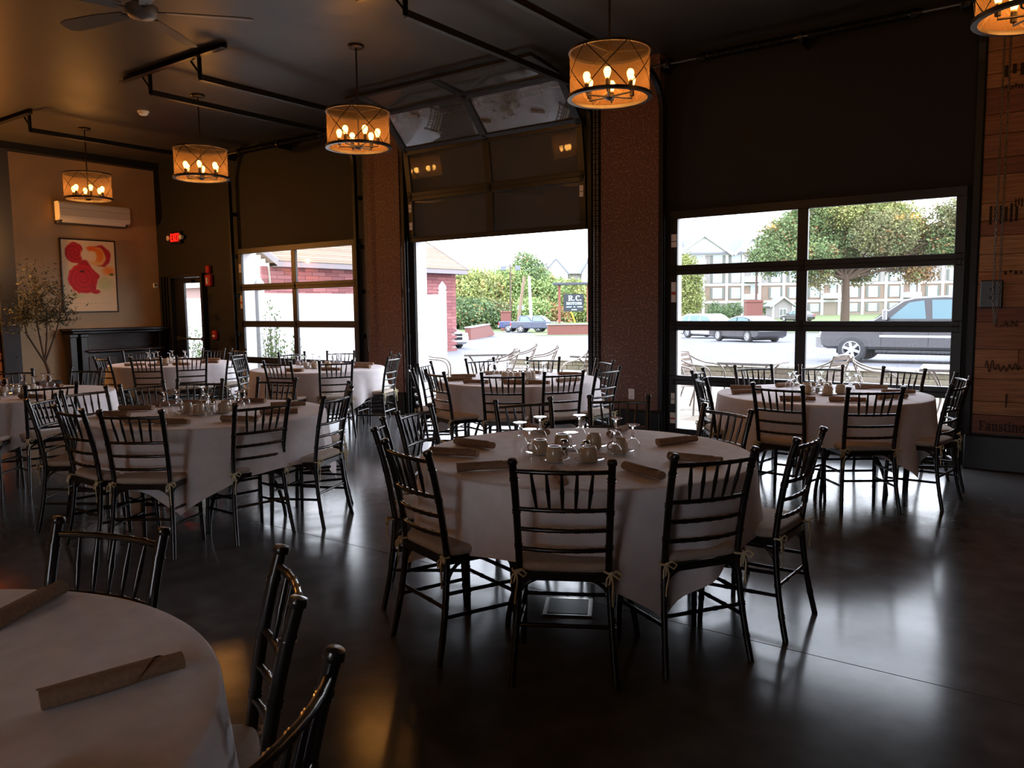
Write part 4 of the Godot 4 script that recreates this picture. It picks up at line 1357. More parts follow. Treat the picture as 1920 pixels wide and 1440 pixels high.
func cup(label: String, at: Vector3, yaw: float, grp: String) -> void:
	if proto.has("cup"):
		dup(proto.cup, label, at, yaw, grp)
		return
	var t := thing("coffee_cup", label, "cup", at, yaw, grp)
	t.set_meta("base", "coffee_cup")
	obj("body", G.new().lathe([Vector2(0.036, 0.004), Vector2(0.039, 0.0), Vector2(0.0405, 0.003), Vector2(0.040, 0.03), Vector2(0.037, 0.055), Vector2(0.033, 0.064), Vector2(0.031, 0.069), Vector2(0.028, 0.069), Vector2(0.026, 0.064), Vector2(0.0, 0.063)], 24), M.cup, t)
	obj("handle", G.new().tube([Vector3(0.038, 0.012, 0), Vector3(0.058, 0.016, 0), Vector3(0.064, 0.032, 0), Vector3(0.055, 0.048, 0), Vector3(0.036, 0.052, 0)], 0.0045, 7), M.cup, t)
	proto.cup = t

func saucer(label: String, at: Vector3, grp: String) -> void:
	if proto.has("saucer"):
		dup(proto.saucer, label, at, 0.0, grp)
		return
	var t := obj("saucer", G.new().lathe([Vector2(0, 0.0), Vector2(0.034, 0.0), Vector2(0.038, 0.004), Vector2(0.064, 0.011), Vector2(0.072, 0.015), Vector2(0.072, 0.017), Vector2(0.062, 0.014), Vector2(0.036, 0.008), Vector2(0, 0.007)], 28), M.saucer, null, at)
	tag(t, label, "saucer", grp)
	t.set_meta("base", "saucer")
	proto.saucer = t

func shaker(label: String, at: Vector3, salt: bool, grp: String) -> void:
	var key := "salt" if salt else "pepper"
	if proto.has(key):
		dup(proto[key], label, at, 0.0, grp)
		return
	var t := thing("salt_shaker" if salt else "pepper_shaker", label, "shaker", at, 0.0, grp)
	t.set_meta("base", t.name)
	obj("contents", G.new().lathe([Vector2(0, 0.003), Vector2(0.017, 0.003), Vector2(0.016, 0.045), Vector2(0, 0.046)], 12), M.salt if salt else M.pepper, t)
	obj("jar", G.new().lathe([Vector2(0, 0.0), Vector2(0.021, 0.0), Vector2(0.021, 0.05), Vector2(0.017, 0.062)], 14), M.bowl, t)
	obj("cap", G.new().lathe([Vector2(0.018, 0.058), Vector2(0.0195, 0.06), Vector2(0.0195, 0.074), Vector2(0.015, 0.082), Vector2(0, 0.084)], 14), M.steel, t)
	proto[key] = t

const TABLES := [
	{"n": "front centre table", "c": [-2.04, 4.79], "lab": "round banquet table in the middle foreground", "cloth": "white cloth on the big round table in the middle foreground",
		"ch": [[64, 1.03, 61, "nearest, back to camera"], [27, 0.97, 33, "right of the nearest one"], [-12, 1.07, 2, "sideways at right end"], [-67, 1.0, -64, "behind the right edge"], [-110, 1.19, -119, "facing us before the pillar"], [-142, 1.07, -148, "facing us at back left"], [178, 1.13, 168, "slanting at left back"], [147, 1.05, 141, "edge-on at left end"], [106, 1.04, 108, "left of the nearest one"]]},
	{"n": "right window table", "c": [-1.76, 1.44], "lab": "round banquet table before the right garage door", "cloth": "white cloth on the round table before the right garage door",
		"ch": [[93, 1.0, 97, "back to camera, left one"], [56, 1.05, 55, "back to camera, right one"], [14, 1.06, 10, "sideways at right end, nearer"], [-27, 1.08, -22, "at right end, farther one"], [-67, 1.12, -72, "facing us at back right"], [-105, 1.08, -105, "facing us at back centre"], [-138, 1.12, -136, "facing us at back left"], [-178, 1.1, 172, "at left end, farther one"], [144, 1.0, 145, "at left end, nearer one"]]},
	{"n": "open doorway table", "c": [-4.76, 1.55], "lab": "round banquet table before the open doorway", "cloth": "white cloth on the round table before the open doorway",
		"ch": [[62, 1.12, 62, "back to camera, left one"], [33, 1.12, 36, "back to camera, right one"], [2, 1.08, 6, "sideways at right, nearer one"], [-64, 1.08, -58, "at right, farther one"], [-110, 1.08, -114, "facing us at back right"], [-150, 1.08, -160, "facing us at back left"], [164, 1.08, 160, "at left, farthest one"], [128, 1.12, 132, "at left, middle one"], [99, 1.12, 112, "at left, nearest one"]]},
	{"n": "left middle table", "c": [-5.17, 4.88], "lab": "round banquet table in the left middle ground", "cloth": "white cloth on the round table in the left middle ground",
		"ch": [[56, 1.09, 58, "back to camera, left one"], [12, 0.92, 7, "back to camera, right one"], [-22, 1.03, -20, "sideways at right end, nearer"], [-62, 1.05, -50, "edge-on at right end, farther"], [-116, 1.09, -108, "facing us at back right"], [-150, 1.1, -128, "facing us at back left"], [-174, 1.1, 178, "turned at left back"], [160, 1.1, 168, "at left, third from front"], [131, 1.09, 140, "at left, second from front"], [84, 1.03, 92, "edge-on at left front"]]},
	{"n": "left window table", "c": [-7.94, 1.5], "lab": "round banquet table before the left garage door", "cloth": "white cloth on the round table before the left garage door",
		"ch": [[66, 1.06, 76, "back to camera, left one"], [30, 1.12, 33, "back to camera, right one"], [-20, 1.05, -22, "sideways at right end, nearer"], [-68, 1.05, -60, "at right end, farther one"], [-123, 1.08, -130, "facing us at back right"], [-159, 1.08, -164, "facing us at back left"], [152, 1.08, 150, "turned at left end"]]},
	{"n": "exit corner table", "c": [-10.65, 1.9], "lab": "round banquet table in the corner by the exit door", "cloth": "white cloth on the round table in the corner by the exit",
		"ch": [[47, 1.08, 50, "back to camera, left one"], [17, 1.08, 24, "back to camera, right one"], [-22, 1.08, -20, "at right end, nearer one"], [-86, 1.08, -88, "at right end, farther one"], [-114, 1.08, -114, "facing us at back centre"], [-176, 1.08, -170, "facing us at back left"], [82, 1.08, 90, "sideways at left end"]]},
	{"n": "far left table", "c": [-8.0, 5.03], "lab": "round banquet table cut by the left picture edge", "cloth": "white cloth on the round table cut by the left edge",
		"ch": [[40, 1.08, 46, "nearest, cut by picture edge"], [8, 1.1, 10, "at right end"], [-121, 1.08, -112, "facing us at back right"], [-159, 1.08, -165, "facing us at back left"]]},
	{"n": "near corner table", "c": [-1.84, 8.02], "lab": "round banquet table in the lower left corner", "cloth": "white cloth on the near table in the lower left corner",
		"ch": [[-110, 0.93, -106, "facing us across it"], [-65, 0.99, -57, "edge-on at right, farther one"], [-29, 1.03, -24, "at lower right, nearest camera"]]},
]

func polar(c: Array, deg: float, r: float, y := 0.0) -> Vector3:
	return Vector3(c[0] + cos(deg_to_rad(deg)) * r, y, c[1] + sin(deg_to_rad(deg)) * r)

func build_tables() -> void:
	napm = napkin_meshes()
	var rg := RandomNumberGenerator.new()
	rg.seed = 99
	var rv := Vector3(0.809, 0, -0.588)
	var tv := Vector3(0.588, 0, 0.809)
	var t0: Node3D
	var c0: Node3D
	var Y := 0.7552
	for ti in TABLES.size():
		var T: Dictionary = TABLES[ti]
		var at := Vector3(T.c[0], 0, T.c[1])
		var turn := 0.4 + ti * 0.37
		if ti == 0:
			t0 = make_table(T.lab, at, turn, 0.83)
		else:
			dup(t0, T.lab, at, turn)
		var cl := obj("tablecloth", cloth_mesh(0.83, [-0.12, -0.26, -0.35, 0.0, -0.40, 0.1, -0.1, 0.35][ti], 100 + ti), M.cloth, null, at)
		tag(cl, T.cloth, "tablecloth", "white tablecloths on round tables")
		var k := 0
		for ch in T.ch:
			var fin := polar(T.c, ch[0], ch[1])
			var fa := deg_to_rad(ch[2])
			var fd := Vector3(cos(fa), 0, sin(fa))
			var yaw := atan2(fd.x, fd.z)
			var lab := "black bamboo-style chair, %s, %s" % [ch[3], T.n]
			var grp: String = "bamboo-style chairs around the " + T.n
			if c0 == null:
				c0 = make_chair(lab)
				c0.position = fin - fd * 0.245
				c0.rotation.y = yaw
				c0.set_meta("group", grp)
			else:
				dup(c0, lab, fin - fd * 0.245, yaw, grp)
			# napkin by that seat
			if ti not in [0, 7]:
				var np := polar(T.c, ch[0] + rg.randf_range(-5, 5), rg.randf_range(0.57, 0.64), Y)
				napkin("rolled tan napkin by the chair %s, %s" % [ch[3], T.n], np, deg_to_rad(36.0 + rg.randf_range(-28, 28)), k, "rolled napkins on the " + T.n)
			k += 1
		if ti == 0:
			var nd := [[-0.575, 0.175, -2, "at left back, upper of two"], [-0.499, 0.432, 15, "at left edge, lower of two"], [-0.155, 0.625, 50, "left of the nearest chair"], [0.245, 0.62, -50, "behind the nearest chair's rails"], [0.493, 0.329, -26, "front right, left of a chair"], [0.573, -0.048, 2, "behind the front right chair"], [0.292, -0.47, 64, "alone at right back"], [-0.13, -0.594, 99, "behind the rightmost glasses"], [-0.56, -0.40, -32, "behind the leftmost glasses"]]
			for q in nd.size():
				var d: Array = nd[q]
				napkin("rolled tan napkin %s, front centre table" % d[3], Vector3(at.x + d[0], Y, at.z + d[1]), deg_to_rad(d[2]), q, "rolled napkins on the front centre table")
		elif ti == 7:
			napkin("long rolled tan napkin lying nearest the table edge, near corner table", Vector3(at.x + 0.327, Y, at.z - 0.549), deg_to_rad(76), 0, "rolled napkins on the near corner table")
			napkin("rolled tan napkin cut by the left picture edge, near corner table", Vector3(at.x - 0.247, Y, at.z - 0.625), deg_to_rad(119), 1, "rolled napkins on the near corner table")
			napkin("rolled tan napkin cut by the bottom picture edge, near corner table", Vector3(at.x + 0.64, Y, at.z - 0.30), deg_to_rad(30), 2, "rolled napkins on the near corner table")
		if ti == 7:
			continue
		# centrepiece cluster: upside-down glasses, cups on saucers, shakers
		var gl := []
		var cu := []
		var sh := []
		if ti == 0:
			gl = [[-0.234, 0.235], [-0.068, 0.39], [-0.262, 0.014], [0.149, 0.374], [-0.119, -0.147], [0.096, -0.152], [0.274, 0.19], [0.275, 0.006]]
			cu = [[0.011, 0.298], [0.15, 0.21], [-0.155, -0.030], [-0.020, -0.128], [-0.152, 0.177], [0.168, -0.061]]
			sh = [[-0.035, 0.139], [0.073, 0.106]]
		else:
			for q in 8:
				var a := TAU * (q + 0.5) / 8.0 + rg.randf_range(-0.12, 0.12)
				var p := (rv * cos(a) + tv * sin(a)) * (0.27 + rg.randf_range(-0.02, 0.03))
				gl.append([p.x, p.z])
			for q in 5:
				var a := TAU * (q + 0.3) / 5.0
				var p := (rv * cos(a) + tv * sin(a)) * 0.145
				cu.append([p.x, p.z])
			sh = [[-0.03, 0.01], [0.035, -0.01]]
		var gn := ["at right front", "at front right centre", "at front left centre", "at left front", "at left back", "at back left centre", "at back right centre", "at right back"]
		var g0 := ["front left, second from left", "front, third from left", "leftmost", "front, middle", "back, left of middle", "back, right of middle", "front right", "rightmost"]
		var gg: String = "upside-down glasses on the " + T.n
		for q in gl.size():
			goblet("upside-down stemmed glass %s of the cluster, %s" % [g0[q] if ti == 0 else gn[q], T.n], Vector3(at.x + gl[q][0], Y, at.z + gl[q][1]), gg)
		var cn := ["at right front", "at front", "at left", "at back left", "at back right"]
		var cn0 := ["front left", "front right", "back left", "back middle", "left, behind a glass", "right, behind the glasses"]
		for q in cu.size():
			var p := Vector3(at.x + cu[q][0], Y, at.z + cu[q][1])
			var w: String = cn0[q] if ti == 0 else cn[q]
			saucer("beige saucer under the cup %s of the cluster, %s" % [w, T.n], p, "saucers on the " + T.n)
			cup("upside-down beige coffee cup %s of the cluster, %s" % [w, T.n], p + Vector3(0, 0.0085, 0), rg.randf() * TAU, "coffee cups on the " + T.n)
		for q in 2:
			shaker("small %s shaker in the middle of the cluster, %s" % [["dark pepper", "white salt"][q], T.n], Vector3(at.x + sh[q][0], Y, at.z + sh[q][1]), q == 1, "shakers on the round tables")
	# floor box with a metal rim under the front centre table
	var fb := thing("floor_box", "square dark floor box cover under the front centre table", "floor box", Vector3(-2.03, 0.0, 4.97), 0.5)
	obj("rim", G.new().box(Vector3(0, 0.004, 0), Vector3(0.24, 0.008, 0.24), 0.003), M.steel, fb)
	obj("cover", G.new().box(Vector3(0, 0.007, 0), Vector3(0.20, 0.006, 0.20), 0.002), M.base, fb)

# ---------------------------------------------------------------- outdoors
func lot(x: float, z: float) -> float:
	# the car park falls away from the building
	var d := 0.588 * -x + 0.809 * (8.216 - z)
	return -0.24 - 0.0145 * (d - 23.0)

func build_outside() -> void:
	# patio: pavers on a bed, low stone wall with cap slabs
	var pt := Node3D.new()
	pt.name = "floor_patio"
	add_child(pt)
	structure(pt, "tan concrete paver patio outside the garage doors")
	var r := RandomNumberGenerator.new()
	r.seed = 51
	var pm := G.new().box(Vector3(0, -0.02, 0), Vector3(0.792, 0.04, 0.492), 0.006).mesh()
	for j in 16:
		var x := -12.0 + (0.4 if j % 2 else 0.0)
		while x < 1.6:
			obj("paver", pm, M["paver%d" % r.randi_range(0, 3)], pt, Vector3(x + 0.4, -0.05 + r.randf_range(-0.002, 0.002), -0.52 - j * 0.5))
			x += 0.8
	wall_box("paver_bed", -17.0, 4.0, -0.20, -0.062, -8.4, -0.22, M.paver1, pt)
	var lw := thing("stone_wall", "low buff stone wall with pale cap slabs at the patio edge", "wall", Vector3(-5.0, 0, -8.6))
	var x := -7.0
	for row in 2:
		x = -7.2
		while x < 9.0:
			var w := r.randf_range(0.35, 0.7)
			obj("stone", G.new().box(Vector3(x + w / 2, -0.06 + 0.11 * row + 0.055, r.randf_range(0, 0.02)), Vector3(w - 0.012, 0.105, 0.34), 0.012), M["stone%d" % r.randi_range(0, 3)], lw)
			x += w
	x = -7.2
	while x < 9.0:
		obj("cap_slab", G.new().box(Vector3(x + 0.6, 0.195, -0.02), Vector3(1.19, 0.06, 0.48), 0.008), M.concrete, lw)
		x += 1.2
	# car park, its sidewalk and the grass beyond
	var ag := G.new()
	var P := func(xx, zz): return Vector3(xx, lot(xx, zz), zz)
	ag.quad(P.call(-120, -8.8), P.call(80, -8.8), P.call(80, -70), P.call(-120, -70), Vector3(0, 1, 0.02).normalized())
	structure(obj("ground_asphalt", ag, M.asphalt), "pale asphalt car park falling away from the patio")
	var cr := Vector3(0.809, 0, -0.588)
	var cf := Vector3(-0.588, 0, -0.809)
	var O := Vector3(0, 0, 8.216)
	var gg := G.new()
	var at := func(u, d, y): return O + cr * u + cf * d + Vector3(0, y, 0)
	gg.quad(at.call(-160, 88, -1.24), at.call(120, 88, -1.24), at.call(120, 126, -0.3), at.call(-160, 126, -0.3), Vector3(0, 1, 0))
	gg.quad(at.call(-160, 126, -0.3), at.call(120, 126, -0.3), at.call(160, 300, 0.5), at.call(-200, 300, 0.5), Vector3(0, 1, 0))
	gg.quad(at.call(2, 66, -0.84), at.call(60, 66, -0.84), at.call(60, 90, -1.20), at.call(2, 90, -1.20), Vector3(0, 1, 0))
	structure(obj("ground_grass", gg, M.grass), "light green grass beyond the car park")
	side_building()
	fences()
	patio_sets()
	cars()
	car_park_things()
	apartments()
	trees()

# neighbouring brick building: long wall along x = -23.2, gable end at z = -9.5
func side_building() -> void:
	var b := thing("brick_building", "red block building with tan shingle roof beyond the white fence", "building", Vector3(-23.2, -0.45, -14.6))
	var r := RandomNumberGenerator.new()
	r.seed = 61
	var wl := wall_box("wall", -9.0, -0.06, 0, 3.45, -4.8, 5.04, M.mortar, b)
	var bm := G.new().box(Vector3.ZERO, Vector3(0.10, 0.137, 0.62), 0.006).mesh()
	var bh := G.new().box(Vector3.ZERO, Vector3(0.10, 0.137, 0.305), 0.006).mesh()
	for j in range(6, 24):
		for q in 17:
			var half: bool = (q == 0) if j % 2 else (q == 16)
			var z: float = -4.84 + (0.63 * q if j % 2 == 0 else (0.0 if q == 0 else 0.63 * q - 0.315))
			obj("block", bh if half else bm, M["block%d" % r.randi_range(0, 3)], wl, Vector3(-0.035, 0.072 + j * 0.145, z + (0.1525 if half else 0.31)))
	var lowg := G.new()
	for j in 6:
		var z := -4.82 + (0.31 if j % 2 else 0.0)
		while z < 4.8:
			lowg.box(Vector3(-0.035, 0.072 + j * 0.145, z + 0.31), Vector3(0.10, 0.137, 0.62), 0.006)
			z += 0.63
	var lo := obj("lower_blocks", lowg, M.block0, wl)
	lo.set_meta("kind", "stuff")
	var endg := G.new()
	for j in 24:
		var x := -0.3 - (0.31 if j % 2 else 0.0)
		for q in 4:
			endg.box(Vector3(x - q * 0.63, 0.072 + j * 0.145, -4.83), Vector3(0.62, 0.137, 0.06))
	var eo := obj("end_wall_blocks", endg, M.block2, wl)
	eo.set_meta("kind", "stuff")
	# siding gable end at z = +5.04
	for j in 22:
		var y := 2.92 + j * 0.15
		var w := maxf(0.4, 9.4 - maxf(0.0, y - 3.55) * 3.2)
		obj("siding_board", G.new().box(Vector3(-4.7 + 0.1, y, 5.09), Vector3(w, 0.152, 0.02), 0.0, Transform3D(Basis(Vector3.RIGHT, 0.06), Vector3(0, 0, 0) + Vector3(0, 0.305, -y * 0.0))), M.siding, b)
	# roof planes with shingle courses; eave 0.42 out at y 3.6
	var ez := [-5.2, 5.15]
	var sl := deg_to_rad(29.0)
	var nrows := 34
	var run := 5.1 / nrows
	for j in nrows:
		var x0 := 0.42 - j * run
		var y0 := 3.66 + j * run * tan(sl)
		var bs := Basis(Vector3.BACK, -sl + 0.05)
		obj("shingle_course", G.new().box(Vector3(-0.09, 0.012, 0), Vector3(0.24, 0.018, ez[1] - ez[0]), 0.0, Transform3D(bs, Vector3(x0, y0, (ez[0] + ez[1]) / 2))), M["shingle%d" % r.randi_range(0, 3)], b)
	var rf := G.new()
	var yr := 3.64 + 5.1 * tan(sl)
	rf.ext([Vector2(0.36, 3.60), Vector2(-4.68, yr - 0.04), Vector2(-9.8, 3.60)], ez[0] + 0.05, ez[1] - 0.05)
	obj("roof", rf, M.shingle0, b)
	obj("fascia", G.new().box(Vector3(0.41, 3.56, -0.02), Vector3(0.04, 0.20, 10.4)), M.fascia, b)
	obj("soffit", G.new().box(Vector3(0.18, 3.47, -0.02), Vector3(0.46, 0.03, 10.3)), M.soffit, b)
	for z in ez:
		var g := G.new()
		for s in [0, 1]:
			var a := Vector3(0.42, 3.60, z)
			var c := Vector3(-4.68, yr, z)
			if s: a = Vector3(-9.8, 3.60, z)
			var m := (a + c) / 2
			var dd := (c - a).normalized()
			g.box(Vector3.ZERO, Vector3((c - a).length(), 0.2, 0.05), 0.0, Transform3D(Basis(dd, Vector3.BACK.cross(dd), Vector3.BACK), m))
		obj("rake_board", g, M.fascia, b)

func fences() -> void:
	var f := thing("privacy_fence", "tall white vinyl privacy fence beside the patio", "fence", Vector3(-12.0, -0.05, -3.1))
	var bm := G.new().box(Vector3(0, 0.92, 0), Vector3(0.03, 1.66, 0.178), 0.004).mesh()
	var z := 2.25
	while z > -2.4:
		obj("board", bm, M.vinyl, f, Vector3(0, 0, z))
		z -= 0.182
	for y in [0.10, 1.80]:
		obj("rail", G.new().box(Vector3(0, y, 0), Vector3(0.05, 0.10, 4.95), 0.008), M.vinyl, f)
	for zz in [2.45, 0.0, -2.52]:
		obj("post", G.new().box(Vector3(0, 0.95, zz), Vector3(0.13, 1.9, 0.13), 0.01), M.vinyl, f)
		obj("post_cap", G.new().lathe([Vector2(0.10, 1.90), Vector2(0.10, 1.93), Vector2(0.06, 1.94), Vector2(0.09, 1.99), Vector2(0.085, 2.04), Vector2(0.045, 2.10), Vector2(0, 2.16)], 16, Transform3D(Basis.IDENTITY, Vector3(0, 0, zz))), M.vinyl, f)
	var f2 := thing("privacy_fence", "white fence seen through the exit door glass", "fence", Vector3(-17.2, -0.05, -3.6))
	for k in 34:
		obj("board", bm, M.vinyl, f2, Vector3(0, 0, -3.0 + k * 0.182))
	for y in [0.10, 1.80]:
		obj("rail", G.new().box(Vector3(0, y, 0), Vector3(0.05, 0.10, 6.3), 0.008), M.vinyl, f2)
	# shrubs
	var labs := [["tall thin green shrub against the fence, left garage door", Vector3(-11.66, -0.05, -0.62), 1.66, 0.22], ["bushy green shrub low beside the fence, left garage door", Vector3(-11.52, -0.05, -0.80), 1.12, 0.30], ["green shrub behind the exit door glass", Vector3(-14.2, -0.05, -1.0), 1.35, 0.42]]
	for k in 3:
		var L: Array = labs[k]
		var t := thing("shrub", L[0], "shrub", L[1])
		var r := RandomNumberGenerator.new()
		r.seed = 70 + k
		var st := G.new()
		var lf := G.new()
		lf.tinted = true
		for q in 16:
			var a := r.randf() * TAU
			var tip := Vector3(cos(a) * L[3] * r.randf_range(0.3, 1.0), L[2] * r.randf_range(0.5, 1.0), sin(a) * L[3] * r.randf_range(0.3, 1.0))
			if q == 0: tip = Vector3(0, L[2], 0.02)
			var base := Vector3(tip.x * 0.2, 0.0, tip.z * 0.2)
			st.tube([base, base.lerp(tip, 0.5) + Vector3(0, 0.06, 0), tip], [0.010, 0.006, 0.003], 5, false)
			for w in 46:
				var ff := r.randf_range(0.15, 1.02)
				var p := base.lerp(tip, ff) + rdir(r) * 0.05
				lf.tint = Color(0.09, 0.17, 0.045).lerp(Color(0.17, 0.24, 0.08), r.randf())
				leaf_card(lf, p, (rdir(r) + Vector3(0, 0.4, 0)).normalized(), rdir(r), r.randf_range(0.045, 0.08), r.randf_range(0.011, 0.018))
		obj("stems", st, M.bark, t)
		var lo := obj("foliage", lf, M.foliage, t)
		lo.set_meta("kind", "stuff")

func patio_table(label: String, at: Vector3, yaw: float, long := false) -> void:
	var w := 0.70
	var key := "ptable"
	if proto.has(key):
		dup(proto[key], label, at, yaw, "metal tables on the patio")
		return
	var t := thing("patio_table", label, "table", at, yaw, "metal tables on the patio")
	t.set_meta("base", "patio_table")
	obj("table_top", G.new().box(Vector3(0, 0.735, 0), Vector3(0.78, 0.02, 0.78), 0.006), M.alu_top, t)
	obj("edge_band", G.new().box(Vector3(0, 0.715, 0.38), Vector3(0.78, 0.022, 0.02), 0.004).box(Vector3(0, 0.715, -0.38), Vector3(0.78, 0.022, 0.02), 0.004).box(Vector3(0.38, 0.715, 0), Vector3(0.02, 0.022, 0.76), 0.004).box(Vector3(-0.38, 0.715, 0), Vector3(0.02, 0.022, 0.76), 0.004), M.alu, t)
	for s in [[1, 1], [1, -1], [-1, 1], [-1, -1]]:
		obj("leg", G.new().tube(bez(Vector3(s[0] * 0.30, 0.71, s[1] * 0.30), Vector3(s[0] * 0.02, 0.40, s[1] * 0.02), Vector3(s[0] * 0.28, 0.0, s[1] * 0.28), 8), 0.013, 7), M.alu, t)
	obj("leg_ring", G.new().lathe([Vector2(0.10, 0.38), Vector2(0.11, 0.38), Vector2(0.11, 0.40), Vector2(0.10, 0.40), Vector2(0.10, 0.38)], 16), M.alu, t)
	proto[key] = t

func patio_chair(label: String, at: Vector3, yaw: float) -> void:
	if proto.has("pchair"):
		dup(proto.pchair, label, at, yaw, "metal slat armchairs on the patio")
		return
	# bent tube armchair with slatted seat and back; faces -z
	var t := thing("patio_chair", label, "chair", at, yaw, "metal slat armchairs on the patio")
	t.set_meta("base", "patio_chair")
	for s in [-1.0, 1.0]:
		var x: float = s * 0.27
		var p := [Vector3(x * 0.95, 0, -0.24), Vector3(x, 0.42, -0.25)]
		p.append_array(bez(Vector3(x, 0.50, -0.25), Vector3(x, 0.66, -0.24), Vector3(x, 0.67, -0.08), 5))
		p.append_array(bez(Vector3(x, 0.68, 0.05), Vector3(x, 0.72, 0.22), Vector3(x * 0.8, 0.80, 0.30), 5))
		obj("arm_frame", G.new().tube(p, 0.0125, 7), M.alu, t)
		var q := [Vector3(x * 0.95, 0, 0.30)]
		q.append_array(bez(Vector3(x * 0.85, 0.40, 0.17), Vector3(x * 0.82, 0.46, 0.16), Vector3(x * 0.8, 0.55, 0.20), 4))
		q.append(Vector3(x * 0.78, 0.84, 0.31))
		obj("back_leg", G.new().tube(q, 0.0125, 7), M.alu, t)
		obj("side_rail", G.new().tube([Vector3(x, 0.42, -0.25), Vector3(x * 0.85, 0.40, 0.17)], 0.011, 7), M.alu, t)
	obj("top_rail", G.new().tube(bez(Vector3(-0.21, 0.84, 0.31), Vector3(0, 0.87, 0.35), Vector3(0.21, 0.84, 0.31), 6), 0.0125, 7), M.alu, t)
	for k in 5:
		var y := 0.52 + k * 0.072
		obj("back_slat", G.new().box(Vector3(0, y, 0.19 + (y - 0.52) * 0.36), Vector3(0.43, 0.046, 0.008), 0.002), M.slat, t)
	for k in 6:
		obj("seat_slat", G.new().box(Vector3(0, 0.425 - k * 0.003, -0.22 + k * 0.072), Vector3(0.46, 0.010, 0.055), 0.002), M.slat, t)
	proto.pchair = t

func patio_sets() -> void:
	var y := -0.05
	patio_table("square metal patio table behind the right door's left panes", Vector3(-3.85, y, -2.95), 0.0)
	patio_table("square metal patio table behind the right door's right panes", Vector3(-1.30, y, -2.95), 0.1)
	patio_table("square metal patio table at the left of the open doorway", Vector3(-8.75, y, -3.0), 0.72)
	patio_table("square metal patio table at the right of the open doorway", Vector3(-6.55, y, -3.35), 0.0)
	patio_table("square metal patio table behind the left door's right panes", Vector3(-10.3, y, -2.2), 0.3)
	patio_chair("metal slat chair left of the table behind the right door's left panes", Vector3(-4.62, y, -2.95), -PI / 2)
	patio_chair("metal slat chair between the tables behind the right garage door", Vector3(-2.95, y, -3.1), PI / 2 - 0.3)
	patio_chair("metal slat chair cut by the lower left pane, right garage door", Vector3(-4.75, y, -2.05), -2.0)
	patio_chair("metal slat chair beside the table behind the right door's right panes", Vector3(-2.18, y, -2.85), -PI / 2 + 0.2)
	patio_chair("metal slat chair at far left in the open doorway", Vector3(-9.15, y, -2.1), -0.94)
	patio_chair("metal slat chair under the left table in the open doorway", Vector3(-7.95, y, -2.35), 2.4)
	patio_chair("metal slat chair in the open doorway, left of two turned away", Vector3(-8.75, y, -4.1), 2.2)
	patio_chair("metal slat chair in the open doorway, right of two turned away", Vector3(-7.95, y, -3.6), 2.2)
	patio_chair("metal slat chair in front of the right table, open doorway", Vector3(-6.40, y, -2.55), PI - 0.2)

# ---------------------------------------------------------------- vehicles: local +x is the front, y up
func wheel(parent: Node, at: Vector3, r: float, w: float, side: float, spokes: int) -> void:
	var xf := Transform3D(Basis(Vector3.RIGHT, side * PI / 2), Vector3.ZERO)
	var wn := obj("wheel", G.new().lathe([Vector2(r * 0.62, w * 0.5), Vector2(r * 0.86, w * 0.5), Vector2(r * 0.98, w * 0.34), Vector2(r, w * 0.2), Vector2(r, -w * 0.3), Vector2(r * 0.9, -w * 0.5), Vector2(r * 0.3, -w * 0.5)], 28, xf), M.tyre, parent, at)
	var g := G.new().lathe([Vector2(r * 0.64, w * 0.49), Vector2(r * 0.60, w * 0.52), Vector2(r * 0.56, w * 0.30), Vector2(r * 0.55, -w * 0.2)], 28, xf)
	g.lathe([Vector2(r * 0.16, w * 0.30), Vector2(r * 0.16, w * 0.44), Vector2(0.0, w * 0.46)], 14, xf)
	for k in spokes:
		var a := TAU * k / spokes + 0.3
		g.box(Vector3(r * 0.34, 0, 0), Vector3(r * 0.50, r * (0.20 if spokes < 7 else 0.11), w * 0.12), 0.01, Transform3D(Basis(Vector3.BACK, a), Vector3(0, 0, side * w * 0.38)))
	obj("rim", g, M.rim, wn)
	obj("brake_disc", G.new().lathe([Vector2(r * 0.56, -w * 0.1), Vector2(r * 0.56, 0.0), Vector2(0, 0.0)], 20, xf), M.arch, wn)

func side_poly(parent: Node, nm: String, poly: Array, hw: Callable, m: Material, thick := 0.012) -> void:
	for s in [-1.0, 1.0]:
		var g := G.new()
		var pp := PackedVector2Array(poly)
		var ix := Geometry2D.triangulate_polygon(pp)
		var P := func(q: Vector2, o: float): return Vector3(q.x, q.y, s * (hw.call(q.y) + o))
		for k in range(0, ix.size(), 3):
			g.tri(P.call(pp[ix[k]], thick), P.call(pp[ix[k + 1]], thick), P.call(pp[ix[k + 2]], thick), Vector3(0, 0, s), Vector3(0, 0, s), Vector3(0, 0, s))
		for k in pp.size():
			var a := pp[k]
			var b := pp[(k + 1) % pp.size()]
			g.flat4(P.call(a, thick), P.call(b, thick), P.call(b, -0.03), P.call(a, -0.03), Vector3(a.y - b.y, b.x - a.x, 0))
		obj(nm, g, m, parent)

func arch_poly(cx: float, cy: float, r: float, floor_y: float) -> Array:
	var o := []
	for k in 13:
		var a := PI * k / 12.0
		o.append(Vector2(cx + cos(a) * r, cy + sin(a) * r))
	o.append(Vector2(cx - r, floor_y))
	o.append(Vector2(cx + r, floor_y))
	return o

